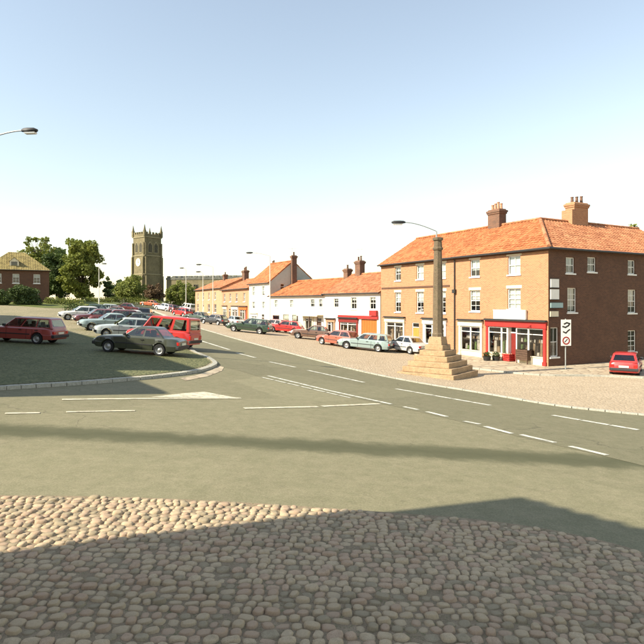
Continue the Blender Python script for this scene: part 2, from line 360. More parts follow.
# stone edging along the verge
def kerb(name, line, width, h, mat, joint=.9, parent=None):
    L = [Vector((p[0], p[1])) for p in line]; mb = MB()
    acc = 0.0; prev = L[0]
    pts = [L[0]]
    for a, b in zip(L, L[1:]):
        n = max(1, int((b-a).length/joint)); pts += [a+(b-a)*(k+1)/n for k in range(n)]
    for a, b in zip(pts, pts[1:]):
        d = (b-a)
        if d.length < .05: continue
        d.normalize(); n = Vector((-d.y, d.x))*width/2; g = d*.012; jz = rnd.uniform(-.008, .008)
        q = [a+g-n, b-g-n, b-g+n, a+g+n]; k = len(mb.v)
        mb.v += [(p.x, p.y, G(p.x, p.y)-.2) for p in q]+[(p.x, p.y, G(p.x, p.y)+h+jz) for p in q]
        mb.f += [tuple(k+i for i in f) for f in ((0,3,2,1),(4,5,6,7),(0,1,5,4),(1,2,6,5),(2,3,7,6),(3,0,4,7))]
    o = mb.build(name, mat, parent)
    if not parent: o['kind'] = 'structure'
    return o
kerb('verge_edging', [(p.x, p.y) for p in ew], .18, .062, 'kerb')

# pavement by the corner shop
pv = [at(455,366.5), at(480,370.5), at(540,376.5), at(600,377.5), at(680,381)]
pw = smoothline(pv, 4)
drape('shop_pavement', [(p.x, p.y) for p in pw]+[(34,44),(30,50),(12,50),(6,56),(4.6,54.6)], .14, 'flag', 1.0, .25)
kerb('pavement_kerb', [(p.x, p.y) for p in pw], .15, .15, 'kerb')

# cobbled car park on the left
IE = [(-60,395),(5,389.5),(80,384.5),(150,378.5),(190,373.5),(208,369),(215,364.5),(207,358.5),(194,353),(188,347),(187,338),(180,330),(160,320),(140,313),(120,309.5)]
iw = smoothline([at(*p) for p in IE], 5)
last = iw[-1]
drape('car_park', [(p.x, p.y) for p in iw]+[(last.x-18, last.y+12),(-75,110),(-75,40),(-40,12)], .10, 'cobble_park', 1.0, .3)
kerb('car_park_kerb', [(p.x, p.y) for p in iw], .22, .115, 'kerb')
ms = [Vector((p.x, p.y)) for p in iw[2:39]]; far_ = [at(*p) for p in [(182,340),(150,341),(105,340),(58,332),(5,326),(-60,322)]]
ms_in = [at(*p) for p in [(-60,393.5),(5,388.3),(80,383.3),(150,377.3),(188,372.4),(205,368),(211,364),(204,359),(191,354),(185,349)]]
drape('green_shade_setts', [(p.x, p.y) for p in ms_in]+[(p.x, p.y) for p in far_], .112, 'cobble_green_shade', .5)  # overlay sheet: shade at the front of the car park, painted as dark green
# pale paved apron at the tip of the car park
ap = [at(*p) for p in [(180,378.5),(197,375.2),(212,370),(219,365.5),(224,367.5),(222,371),(208,376.5),(186,381)]]
drape('pale_apron', [(p.x, p.y) for p in ap], .012, 'flag', .5)

# the through road, laid in darker tarmac than the junction
LE = [(187,351),(215,364),(240,371),(262,377.5),(330,393),(392,406),(447,418.5),(512,435),(607,457),(700,480)]
lw = smoothline([at(*p) for p in LE], 5)
drape('main_road', [(p.x, p.y) for p in ew[10:]]+[(p.x, p.y) for p in reversed(lw)], .005, 'asphalt2', 1.0)
# road markings
def stripe(name, p, q, width, mat='mark'):
    a, b = at(*p), at(*q); d = Vector((b.x-a.x, b.y-a.y)).normalized(); n = Vector((-d.y, d.x))*width/2
    return drape(name, [(a.x-n.x, a.y-n.y), (b.x-n.x, b.y-n.y), (b.x+n.x, b.y+n.y), (a.x+n.x, a.y+n.y)], .013, mat, .5)
def dashes(p, q, width, n, fill=.8, mat='mark'):
    for k in range(n):
        a = Vector(p).lerp(Vector(q), k/n); b = Vector(p).lerp(Vector(q), (k+fill)/n); stripe('road_marking', a, b, width, mat)
for p, q, n in [((198,340),(230,350),3), ((236.5,353),(256,358),2), ((269.6,362),(296,367.5),3), ((308,370.5),(365,382.8),4), ((396,389),(491.5,405.8),5), ((552.6,415.5),(640,430.5),3)]:
    dashes(p, q, .22, n, .93)
for p, q, n in [((268,376),(330,391),6), ((330,391),(392,404.5),5)]:
    dashes(p, q, .18, n, .94)
dashes((262,377.5),(352,398.5), .12, 7, .88)
for p, q in [((404,407),(418,410)), ((427,412),(447,417)), ((464,421.5),(480,424.5)), ((485,426.7),(512,434)), ((521,435),(555,443)), ((570,446.6),(607,455.5))]:
    stripe('road_marking', p, q, .17)
stripe('give_way_line', (244,408.6),(318,407), .2, 'mark_y'); stripe('give_way_line', (322,406.6),(380,404), .2, 'mark_y')
stripe('edge_line', (5,413.7),(40,413.2), .15, 'mark_y'); stripe('edge_line', (66,412.3),(135,411), .13, 'mark_y')
stripe('edge_line', (62,399.8),(241,398.4), .18, 'mark_y')
wd = [at(*p) for p in [(150,397.2),(185,393.2),(204,391.8),(238,398.0)]]
drape('painted_wedge', [(p.x, p.y) for p in wd], .006, 'mark_y', .5)

# foreground cobbled pavement with real cobbles
CE = [(-80,498),(5,500.5),(90,501.5),(160,503.5),(250,508),(330,513.5),(400,518.5),(480,525),(560,537),(640,557),(700,585)]
cw = smoothline([at(*p) for p in CE], 5)
fp = drape('cobbled_pavement', [(p.x, p.y) for p in cw]+[(cw[-1].x+.6, 1.5),(-9,1.5)], .069, 'bedding', .5, .2)
def edge_y(x):
    for a, b in zip(cw, cw[1:]):
        if min(a.x, b.x) <= x <= max(a.x, b.x): return a.y+(b.y-a.y)*(x-a.x)/(b.x-a.x+1e-9)
    return -1
def pebble(seed, seg=10):
    r = random.Random(seed); mb = MB(); rings = []
    ph = r.uniform(0, 6); e = r.uniform(.05, .16); sup = r.uniform(2.6, 4.2)
    for z, sc in ((-.03, .96), (.012, 1.0), (.036, .93), (.045, .72), (.047, .28)):
        ring = []
        for k in range(seg):
            t = 2*math.pi*k/seg; c, s_ = math.cos(t), math.sin(t)
            rr = (abs(c)**sup+abs(s_)**sup)**(-1/sup)*(1+e*math.sin(2*t+ph)*.6+r.uniform(-.025, .025))
            ring.append((c*rr*sc, s_*rr*sc, z+r.uniform(-.002, .002)))
        rings.append(ring)
    mb.ring(rings); return mb
PEB = [pebble(i) for i in range(8)]
PEBM = [[PEB[i].mesh('cobble', 'pebble%d' % m, smooth=60) for m in (1, 2, 3)] for i in range(8)]
cob = []; y = 3.4; row = 0
while y < 9.6:
    x = -7.5+rnd.uniform(0, .1); dy = rnd.uniform(.096, .122)
    while x < 6.5:
        wx = rnd.uniform(.082, .158)
        px_, py_ = x+wx/2+rnd.uniform(-.006, .006), y+dy/2+rnd.uniform(-.01, .01)+.05*math.sin(px_*.9 if row else 0)
        if py_+.06 < edge_y(px_) and rnd.random() > .012: cob.append((px_, py_, wx*.5*.9, dy*.5*.9))
        x += wx
    y += dy; row += 1
def inframe(c): 
    u = 322+F*c[0]/c[1]; v = HZ+F*(CAMZ-G(c[0], c[1]))/c[1]
    return 0 < u < 644 and v < 644
vis = [c for c in cob if inframe(c)]
vis.sort(key=lambda c: c[1]); near = vis[:300]; ns = set(near)
far_sets = {1: MB(), 2: MB(), 3: MB()}
for c in cob:
    i, m = rnd.randrange(8), rnd.choice((1, 1, 1, 2, 2, 3)); M = T(c[0], c[1], G(c[0], c[1])+.043+rnd.uniform(-.014, .01)) @ Euler((rnd.uniform(-.13,.13), rnd.uniform(-.13,.13), rnd.uniform(-.35,.35))).to_matrix().to_4x4() @ Matrix.Diagonal((c[2]*rnd.uniform(.95, 1.12), c[3]*rnd.uniform(.93, 1.12), rnd.uniform(.85, 1.15), 1))
    if c in ns: link('cobble', PEBM[i][m-1], fp, M)
    else:
        t_ = far_sets[m]; k = len(t_.v); t_.v += [tuple(M @ Vector(p)) for p in PEB[i].v]; t_.f += [tuple(k+j for j in f) for f in PEB[i].f]
allc = MB(); mats = []
for m in (1, 2, 3):
    k = len(allc.v); allc.v += far_sets[m].v; allc.f += [tuple(k+j for j in f) for f in far_sets[m].f]; mats += [m-1]*len(far_sets[m].f)
o = allc.build('cobbles', 'pebble1', fp, smooth=60, fix=False); o.data.materials.append(MT['pebble2']); o.data.materials.append(MT['pebble3'])
o.data.polygons.foreach_set('material_index', mats); o['kind'] = 'stuff'

# ------------------------------------------------------------------ building kit
def frameM(u, inn, org): 
    M = Matrix.Identity(4)
    for i in range(3): M[i][0] = u[i]; M[i][1] = inn[i]; M[i][2] = (0,0,1)[i]; M[i][3] = org[i]
    return M
def wall(parent, M, L, z0, z1, ops, mat, name='wall', gable=None, reveal=.16):
    xs = sorted({0, L, *[o[0] for o in ops], *[o[1] for o in ops]}); zs = sorted({z0, z1, *[o[2] for o in ops], *[o[3] for o in ops]})
    mb = MB()
    for a, b in zip(xs, xs[1:]):
        for c, d in zip(zs, zs[1:]):
            if any(o[0] <= (a+b)/2 <= o[1] and o[2] <= (c+d)/2 <= o[3] for o in ops): continue
            mb.quad((a,0,c),(b,0,c),(b,0,d),(a,0,d))
    for x0, x1, c, d in ops:
        mb.quad((x0,0,c),(x0,reveal,c),(x0,reveal,d),(x0,0,d)); mb.quad((x1,0,c),(x1,0,d),(x1,reveal,d),(x1,reveal,c))
        mb.quad((x0,0,c),(x1,0,c),(x1,reveal,c),(x0,reveal,c)); mb.quad((x0,0,d),(x0,reveal,d),(x1,reveal,d),(x1,0,d))
    if gable: mb.quad((0,0,z1),(L,0,z1),(gable[0],0,gable[1]))
    return mb.build(name, mat, parent, M, fix=False)
def window(parent, M, x0, x1, z0, z1, cols=2, rows=2, blind=None, fm='white', sill=True, lintel=None, depth=.09):
    w_, h_ = x1-x0, z1-z0; fr = MB(); b = .06; gb = .028; d0, d1 = depth, depth+.06
    fr.box(0, d0, 0, b, d1, h_); fr.box(w_-b, d0, 0, w_, d1, h_); fr.box(b, d0, 0, w_-b, d1, b+.02); fr.box(b, d0, h_-b, w_-b, d1, h_)
    cw_ = (w_-2*b)/cols; ch_ = (h_-2*b-.02)/rows
    for k in range(1, cols): fr.box(b+k*cw_-gb/2, d0+.012, b+.02, b+k*cw_+gb/2, d1-.012, h_-b)
    for k in range(1, rows):
        hb = .05 if (rows % 2 == 0 and k == rows//2) else gb
        fr.box(b, d0+.008, b+.02+k*ch_-hb/2, w_-b, d1-.016, b+.02+k*ch_+hb/2)
    wo = fr.build('window', fm, parent, M @ T(x0, 0, z0), fix=False)
    pm = MB().quad((0,0,0),(cw_,0,0),(cw_,0,ch_),(0,0,ch_)).mesh('pane', 'glass', fix=False)
    for i in range(cols):
        for j in range(rows): link('pane', pm, wo, T(b+i*cw_, d0+.03, b+.02+j*ch_))
    if sill: MB().box(-.08, -.07, -.10, w_+.08, .13, -.003).build('sill', fm if fm == 'white' else 'cream', wo)
    if lintel: MB().box(-.12, -.02, h_+.003, w_+.12, .10, h_+.22).build('lintel', lintel, wo)
    if blind:
        top = MB(); z_b = h_*(1-blind); n = 9
        for k in range(n):
            xa, xb = b+(w_-2*b)*k/n, b+(w_-2*b)*(k+1)/n; ya, yb = d1+.05+(.02 if k % 2 else 0), d1+.05+(0 if k % 2 else .02)
            top.quad((xa,ya,z_b),(xb,yb,z_b),(xb,yb,h_),(xa,ya,h_))
        top.build('curtain', 'blind', wo, fix=False)
    bk = MB().quad((-.05,1.2,-.05),(w_+.05,1.2,-.05),(w_+.05,1.2,h_+.05),(-.05,1.2,h_+.05)).build('room_back', 'room', wo, fix=False)
    return wo
def door(parent, M, x0, x1, z0, z1, mat, name='door', fanlight=.4, fm='white'):
    w_, h_ = x1-x0, z1-z0; mb = MB()
    mb.box(.07, .10, .01, w_-.07, .15, h_-fanlight-.06)
    for i in range(2):
        for j in range(2):
            a = .16+i*(w_-.28)/2; c = .2+j*(h_-fanlight-.3)/2; mb.box(a, .085, c, a+(w_-.44)/2, .1, c+(h_-fanlight-.6)/2)
    do = mb.build(name, mat, parent, M @ T(x0, 0, z0), fix=False)
    f = MB(); f.box(0, .05, 0, .067, .16, h_); f.box(w_-.067, .05, 0, w_, .16, h_); f.box(.067, .05, h_-.06, w_-.067, .16, h_); f.box(.067, .05, h_-fanlight-.057, w_-.067, .16, h_-fanlight)
    f.build('frame', fm, do, fix=False)
    MB().quad((.067,.1,h_-fanlight),(w_-.067,.1,h_-fanlight),(w_-.067,.1,h_-.06),(.067,.1,h_-.06)).build('fanlight', 'glass', do, fix=False)
    MB().tube([(w_-.17,.085,1.0),(w_-.17,.03,1.0)], [.018,.028], 8).build('knob', 'chrome', do)
    return do
def slope(parent, A, B, up, L_s, mat, name='roof', pitch_w=.34, course=.36, clip=None, amp=.035):
    """pantiled slope: eave from A to B (local points), 'up' unit vector up the slope, L_s slope length"""
    A, B, up = Vector(A), Vector(B), Vector(up).normalized(); e = (B-A); L = e.length; e.normalize(); n = e.cross(up).normalized()
    if n.z < 0: n = -n
    nx = max(2, int(L/pitch_w)); sub = 4; ny = max(1, int(L_s/course)); verts = []; faces = []
    off = random.Random(int(L*100)).random
    cols = nx*sub+1
    for j in range(ny):
        for tt, lift in ((j/ny*L_s-.02, .03), ((j+1)/ny*L_s, 0)):
            for i in range(cols):
                ph = (i % sub)/sub*2*math.pi
                p = A+e*(L*i/(nx*sub))+up*(tt)+n*(lift+amp*math.cos(ph)+.006*math.sin(i*1.7+j*2.3)+.025*noise.noise((i*.05, j*.21, L)))
                verts.append(p)
        b = 2*j*cols
        faces += [(b+i, b+i+1, b+cols+i+1, b+cols+i) for i in range(cols-1)]
        if j: faces += [(b-cols+i, b-cols+i+1, b+i+1, b+i) for i in range(cols-1)]
        else:
            pass
    me = bpy.data.meshes.new(name); me.from_pydata([tuple(v) for v in verts], [], faces)
    bm = bmesh.new(); bm.from_mesh(me)
    # under-skin so the roof is a solid slab
    q = [bm.verts.new(tuple(p-n*.09)) for p in (A, B, B+up*L_s, A+up*L_s)]; bm.faces.new(q)
    for a, b in ((0, 1), (1, 2), (2, 3), (3, 0)):
        u1, u2 = bm.verts.new(q[a].co+n*.09), bm.verts.new(q[b].co+n*.09); bm.faces.new((q[a], q[b], u2, u1))
    for co, no in (clip or []):
        bmesh.ops.bisect_plane(bm, geom=bm.verts[:]+bm.edges[:]+bm.faces[:], plane_co=co, plane_no=no, clear_outer=True)
    bmesh.ops.recalc_face_normals(bm, faces=bm.faces)
    bm.to_mesh(me); bm.free(); me.materials.append(MT[mat])
    for p in me.polygons: p.use_smooth = True
    me.set_sharp_from_angle(angle=R(50))
    return link(name, me, parent)
def ridge_tiles(parent, a, b, mat, r=.14, name='ridge_tile_row'):
    a, b = Vector(a), Vector(b); d = b-a; n = max(2, int(d.length/.45)); mb = MB()
    s = d.normalized(); sd_ = s.cross(Vector((0,0,1))).normalized(); u = sd_.cross(s)
    for k in range(n):
        p, q = a+d*k/n, a+d*(k+.985)/n; rr = []
        for pt, rad in ((p, r*1.06), (q, r)):
            rr.append([tuple(pt+sd_*math.cos(t)*rad+u*(math.sin(t)*rad)) for t in [math.pi*i/6 for i in range(7)]]+[tuple(pt-u*.05)])
        mb.ring(rr)
    return mb.build(name, mat, parent, smooth=40)
def gable_roof(parent, L, D, ze, zr, mat, oh=.25, x0=0, verge=.12):
    half = D/2; rise = zr-ze; sl = math.hypot(half, rise); k = rise/half
    uf = Vector((0, half, rise)).normalized(); ub = Vector((0, -half, rise)).normalized(); ls = sl+oh*sl/half
    slope(parent, (x0-verge, -oh, ze-oh*k+.06), (L+verge, -oh, ze-oh*k+.06), uf, ls, mat)
    slope(parent, (L+verge, D+oh, ze-oh*k+.06), (x0-verge, D+oh, ze-oh*k+.06), ub, ls, mat, pitch_w=1.0, course=1.2)
    ridge_tiles(parent, (x0-verge, half, zr+.06), (L+verge, half, zr+.06), mat)
    zg = ze-oh*k+.02
    g = MB().tube([(x0-verge, -oh-.06, zg), (L+verge, -oh-.06, zg)], .07, 8); g.build('gutter', 'black', parent)
def chimney(parent, x, y, zb, zt, wx, wy, mat='chimney_b', pots=3, along='x', potmat='brick_d'):
    mb = MB(); mb.box(x-wx/2, y-wy/2, zb, x+wx/2, y+wy/2, zt-.42)
    mb.box(x-wx/2-.06, y-wy/2-.06, zt-.42, x+wx/2+.06, y+wy/2+.06, zt-.28); mb.box(x-wx/2-.11, y-wy/2-.11, zt-.28, x+wx/2+.11, y+wy/2+.11, zt-.12); mb.box(x-wx/2-.03, y-wy/2-.03, zt-.12, x+wx/2+.03, y+wy/2+.03, zt, taper=.06)
    ch = mb.build('chimney', mat, parent, fix=False)
    for k in range(pots):
        t = (k+.5)/pots-.5; px_ = x+(t*wx if along == 'x' else 0); py_ = y+(t*wy if along == 'y' else 0)
        r = .12; h = .45+.08*((k*7) % 3)
        rings = [[(px_+math.cos(a)*rr, py_+math.sin(a)*rr, z) for a in [2*math.pi*i/10 for i in range(10)]] for z, rr in ((zt-.03, r*1.15), (zt+.06, r), (zt+h-.08, r*.85), (zt+h-.07, r*1.05), (zt+h, r*1.05), (zt+h, r*.75), (zt+h-.2, r*.7))]
        MB().ring(rings).build('chimney_pot', potmat, ch, smooth=40)
    return ch
def shopfront(parent, M, x0, x1, z0, z1, mat, bays, stall=.55, fascia=.45, fm='white', goods=True, corn='black', doorbay=None, doormat='dkred', proj=.10, stallmat=None):
    """pilasters, stall riser, fascia and cornice; bays = relative widths; doorbay index holds the door"""
    w_, h_ = x1-x0, z1-z0; mb = MB(); pil = .22
    sf = mb.box(-.05, -proj-.05, h_-fascia+.003, w_+.05, .16, h_).build('shopfront', mat, parent, M @ T(x0, 0, z0), fix=False)
    for xp in (0, w_-pil):
        pl_ = MB().box(xp, -proj, 0, xp+pil, .16, h_-fascia); pl_.box(xp-.04, -proj-.04, 0, xp+pil+.04, -.0, .25); pl_.build('pilaster', mat, sf, fix=False)
    c = MB(); c.box(-.12, -proj-.22, h_+.003, w_+.12, .05, h_+.07); c.box(-.08, -proj-.13, h_+.073, w_+.08, .05, h_+.13); c.build('cornice', corn, sf, fix=False)
    tot = sum(bays); xa = pil
    for i, b in enumerate(bays):
        xb = xa+(w_-2*pil)*b/tot; top = h_-fascia-.03
        if i == doorbay:
            d = MB(); d.box(xa+.05, .32, .02, xb-.05, .37, 2.05); d.box(xa+.05, .30, .15, xb-.05, .319, .7); d.build('door', doormat, sf, fix=False)
            f = MB(); f.box(xa, .0, 0, xa+.05, .4, top); f.box(xb-.05, .0, 0, xb, .4, top); f.box(xa+.05, .28, 2.06, xb-.05, .4, 2.14); f.build('door_frame', fm, sf, fix=False)
            MB().quad((xa+.05,.34,2.14),(xb-.05,.34,2.14),(xb-.05,.34,top),(xa+.05,.34,top)).build('pane', 'glass', sf, fix=False)
        else:
            st = MB(); st.box(xa+.002, -.04, 0, xb-.002, .14, stall); st.box(xa+.002, -.09, stall+.003, xb-.002, .14, stall+.07); st.build('stall_riser', stallmat or mat, sf, fix=False)
            f = MB(); f.box(xa+.002, -.03, stall+.073, xa+.06, .08, top); f.box(xb-.06, -.03, stall+.073, xb-.002, .08, top); f.box(xa+.06, -.03, top-.06, xb-.06, .08, top)
            tr = stall+(top-stall)*.78; f.box(xa+.06, -.02, tr, xb-.06, .07, tr+.05)
            f.build('window_frame', fm, sf, fix=False)
            MB().quad((xa+.06,.03,stall+.073),(xb-.06,.03,stall+.073),(xb-.06,.03,top),(xa+.06,.03,top)).build('pane', 'glass', sf, fix=False)
            if goods:
                g = [MB(), MB(), MB()]; xx = xa+.12
                MB().box(xa+.08, .14, stall+.05, xb-.08, .8, stall+.09).build('display_shelf', 'wood', sf, fix=False)
                while xx < xb-.25:
                    ww = rnd.uniform(.12, .3); hh = rnd.uniform(.2, .95); y0 = rnd.uniform(.18, .4)
                    g[rnd.randrange(3)].box(xx, y0, stall+.095, xx+ww, y0+.2, stall+.095+hh, taper=.015); xx += ww+rnd.uniform(.02, .1)
                zs_ = stall+(top-stall)*.5; MB().box(xa+.08, .3, zs_-.04, xb-.08, .8, zs_-.003).build('display_shelf', 'wood', sf, fix=False); xx = xa+.12
                while xx < xb-.2:
                    ww = rnd.uniform(.08, .22); hh = rnd.uniform(.12, .42); y0 = rnd.uniform(.32, .45)
                    g[rnd.choice((0, 1, 1, 2))].box(xx, y0, zs_, xx+ww, y0+.2, zs_+hh, taper=.012); xx += ww+rnd.uniform(.02, .08)
                for gg, mm in zip(g, ('goods', 'goods2', 'goods3')):
                    if gg.v: gg.build('display_goods', mm, sf, fix=False)['kind'] = 'stuff'
        xa = xb
    MB().quad((0,1.1,0),(w_,1.1,0),(w_,1.1,h_),(0,1.1,h_)).build('shop_back', 'room', sf, fix=False)
    return sf
def downpipe(parent, x, z0, z1, mat='black'):
    mb = MB(); mb.tube([(x,-.09,z0),(x,-.09,z1)], .05, 8); mb.box(x-.16, -.22, z1-2.9, x+.16, -.01, z1-2.6, taper=-.0)
    return mb.build('downpipe', mat, parent)
def site(A, e):                    # a house whose front runs from A along unit vector e
    return Vector((A[0], A[1], 0)), math.atan2(e[1], e[0])

fdir = Vector((-.475, .880)); edir = -fdir; sdir = Vector((.880, .475))
C0 = Vector((15.2, 37.6))
IDM = Matrix.Identity(4)
def shell(b, L, D, z0, ze, zr, mat, sidemat=None, ops_r=(), ops_l=()):
    """right gable, left gable and back wall of a gabled house"""
    sm = sidemat or mat
    wall(b, frameM((0,1,0), (-1,0,0), (L,0,0)), D, z0, ze, list(ops_r), sm, 'side_wall', gable=(D/2, zr))
    wall(b, frameM((0,-1,0), (1,0,0), (0,D,0)), D, z0, ze, list(ops_l), sm, 'side_wall', gable=(D/2, zr))
    wall(b, frameM((-1,0,0), (0,-1,0), (L,D,0)), L, z0, ze, [], sm, 'back_wall')

# --- corner shop building (three storeys, hipped corner)
LC = 9.2; p = C0+fdir*LC
cb = thing('corner_shop_building', 'three-storey brick corner building with red shopfront and dark shaded side wall', 'building', (p.x, p.y, 0), math.atan2(edir.y, edir.x))
def tx(t): return LC-t
EZ = 8.2; RZ = 10.9; HD = 4.5; SL = 17.0
ops = [(tx(6.9)-.52, tx(6.9)+.52, 6.45, 7.8), (tx(2.97)-.58, tx(2.97)+.58, 6.45, 7.8), (tx(6.9)-.55, tx(6.9)+.55, 3.75, 5.4), (tx(2.97)-.6, tx(2.97)+.6, 3.95, 5.45),
       (.55, 3.15, .15, 3.0), (3.55, 9.05, .15, 3.1)]
wall(cb, IDM, LC, -.6, EZ, ops, 'brick')
for i, o in enumerate(ops[:4]): window(cb, IDM, *o, cols=2, rows=2 if i < 2 else 4, blind=(.62, 1.0, .45, 1.0)[i], lintel='cream')
shopfront(cb, IDM, *ops[4], 'cream', (1, 1), stall=.5, fascia=.42, corn='black')
sf = shopfront(cb, IDM, *ops[5], 'red', (1.25, .55, .8, 1.05, 1.25), stall=.5, fascia=.44, doorbay=2, stallmat='cream')
tag(sf, 'red painted shopfront with white window frames')
MSC = frameM((0,1,0), (-1,0,0), (LC,0,0))
ops_s = [(1.75, 2.65, 6.45, 7.55), (4.0, 4.95, 6.6, 7.65), (8.6, 9.5, 6.55, 7.6), (1.9, 2.85, 3.75, 5.45), (8.6, 9.6, 3.65, 5.4), (8.6, 9.6, .75, 2.35), (.2, 1.0, .75, 2.75), (13, 14, 6.5, 7.6), (13, 14, 3.7, 5.4)]
wall(cb, MSC, SL, -.6, EZ, ops_s, 'brick_d', 'side_wall')  # same wall brick in a darker colour, to deepen the shade on this side
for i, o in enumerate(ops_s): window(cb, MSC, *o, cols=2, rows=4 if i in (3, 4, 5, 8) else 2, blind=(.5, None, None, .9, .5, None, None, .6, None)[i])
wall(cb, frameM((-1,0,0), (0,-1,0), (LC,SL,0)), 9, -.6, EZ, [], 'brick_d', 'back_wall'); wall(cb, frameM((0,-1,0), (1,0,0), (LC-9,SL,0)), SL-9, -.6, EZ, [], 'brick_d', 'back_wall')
k = (RZ-EZ)/HD; oh = .28; sl = math.hypot(HD+oh, (HD+oh)*k); ez = EZ-oh*k+.06
cl1 = [((LC, 0, 0), Vector((1, 1, 0)).normalized())]; cl2 = [((LC, 0, 0), Vector((-1, -1, 0)).normalized())]
slope(cb, (0, -oh, ez), (LC+oh, -oh, ez), (0, 1, k), sl, 'pantile', clip=cl1)
slope(cb, (LC+oh, -oh, ez), (LC+oh, SL, ez), (-1, 0, k), sl, 'pantile2', clip=cl2)
slope(cb, (LC-9, 9+oh, ez), (0, 9+oh, ez), (0, -1, k), sl, 'pantile', pitch_w=1, course=1.2); slope(cb, (LC-9-oh, SL, ez), (LC-9-oh, 4.5, ez), (1, 0, k), sl, 'pantile', pitch_w=1, course=1.2)
wall(cb, frameM((0,-1,0), (1,0,0), (LC-9, SL, 0)), 9, EZ, EZ+.01, [], 'brick_d', 'back_gable')
ridge_tiles(cb, (0, HD, RZ+.06), (LC-HD, HD, RZ+.06), 'pantile2'); ridge_tiles(cb, (LC-HD, HD, RZ+.06), (LC-HD, SL, RZ+.06), 'pantile2'); ridge_tiles(cb, (LC+oh, -oh, ez+.08), (LC-HD, HD, RZ+.07), 'pantile2')
MB().tube([(0,-oh-.07,ez-.03),(LC+oh+.07,-oh-.07,ez-.03),(LC+oh+.07,SL,ez-.03)], .08, 8).build('gutter', 'black', cb)
ev = MB(); ev.box(0, -.12, EZ-.28, LC+.12, -.003, EZ-.08); ev.box(LC+.003, 0, EZ-.28, LC+.12, SL, EZ-.08); ev.build('eaves_course', 'brick_d', cb, fix=False)
chimney(cb, LC-10.35+1.35, HD, 10.0, 12.35, 1.3, .8, 'chimney_b', 4, potmat='brick_p')
chimney(cb, LC-HD, 8.8, 10.0, 12.55, .85, 1.7, 'brick', 3, 'y', potmat='chimney_b'); MB().box(LC-HD-.5, 7.6, 10.0, LC-HD+.5, 7.95, 11.9).build('chimney_shoulder', 'brick', cb)
downpipe(cb, .06, .2, EZ-.1)


# --- brick house with yellow door
LB = 10.6; p = C0+fdir*(LC+LB)
bh = thing('brick_house', 'three-storey orange brick house with yellow door behind the market cross', 'house', (p.x, p.y, 0), math.atan2(edir.y, edir.x))
ops = [(2.35, 3.25, 6.5, 7.75), (5.6, 6.6, 6.5, 7.75), (8.55, 9.5, 6.5, 7.75), (2.35, 3.25, 3.55, 5.4), (5.6, 6.6, 3.55, 5.4), (8.55, 9.5, 3.55, 5.4),
       (.8, 3.9, .35, 3.0), (4.95, 5.95, .35, 2.65), (6.6, 9.6, .35, 3.0)]
wall(bh, IDM, LB-.003, -.4, EZ, ops, 'brick')
for i, o in enumerate(ops[:6]): window(bh, IDM, *o, cols=2, rows=2 if i < 3 else 4, blind=(.3, 1.0, .9, .5, .45, .3)[i], lintel='cream')
shopfront(bh, IDM, *ops[6], 'cream', (1, 1), stall=.55, fascia=.4); door(bh, IDM, *ops[7], 'yellow'); shopfront(bh, IDM, *ops[8], 'white', (1, .7, 1), stall=.5, fascia=.4, doorbay=1, doormat='cream')
shell(bh, LB, 9, -.4, EZ, RZ, 'brick')
gable_roof(bh, LB-.12, 9, EZ, RZ, 'pantile', oh)
MB().box(.15, -.05, 5.75, LB-.6, -.003, 5.9).build('string_course', 'brick_d', bh)
MB().box(0, -.12, EZ-.28, LB-.01, -.003, EZ-.08).build('eaves_course', 'brick_d', bh)

def aerial(parent, x, y, z, h=1.5, ang=0.6):
    mb = MB(); mb.tube([(x,y,z-.3),(x,y,z+h)], .018, 6); c, s_ = math.cos(ang), math.sin(ang)
    mb.tube([(x-c*.6, y-s_*.6, z+h-.1), (x+c*.6, y+s_*.6, z+h-.1)], .012, 5)
    for k in range(7): q = -.55+k*.18; mb.tube([(x+c*q+s_*.25, y+s_*q-c*.25, z+h-.1), (x+c*q-s_*.25, y+s_*q+c*.25, z+h-.1)], .008, 5)
    return mb.build('aerial', 'grey', parent)
# --- white low houses
e2 = Vector((.549, -.836)).normalized(); A2 = Vector((5.75, 55.35)); L3 = 10.0; p = A2-e2*L3
wr = thing('white_shop_house', 'low white house with orange garage door and red sign band', 'house', (p.x, p.y, 0), math.atan2(e2.y, e2.x))
ops = [(5.1, 6.1, 3.75, 5.0), (8.3, 9.3, 3.75, 5.0), (1.9, 2.8, 3.9, 4.9), (.5, 2.2, .55, 2.6), (3.0, 6.4, .4, 2.75), (6.9, 9.5, .4, 2.75)]
wall(wr, IDM, L3-.003, -.2, 5.5, ops, 'render_w')
for o in ops[:3]: window(wr, IDM, *o, cols=2, rows=2, blind=.25, fm='white')
shopfront(wr, IDM, .5, 2.2, .55, 2.6, 'brick_p', (1, .8), stall=.5, fascia=.3, doorbay=1, doormat='wood')
sfw = shopfront(wr, IDM, 3.0, 6.4, .4, 2.75, 'dkred', (1, 1.2), stall=.9, fascia=.4)
dg = MB()
for k in range(6): dg.box(6.96+k*.425, .06, .42, 6.96+(k+.96)*.425, .11, 2.72)
dg.build('garage_door', 'orange', wr, fix=False)
MB().box(2.9, -.16, 2.78, 9.75, -.003, 3.1).build('sign_band', 'red', wr); MB().box(8.6, -.3, 3.12, 9.7, -.05, 3.65).build('sign_board', 'red', wr)
shell(wr, L3, 8, -.2, 5.5, 7.65, 'render_w'); gable_roof(wr, L3, 8, 5.5, 7.65, 'pantile2')
chimney(wr, .2+1.2, 4, 7.0, 9.3, .95, .7, 'chimney_b', 2)

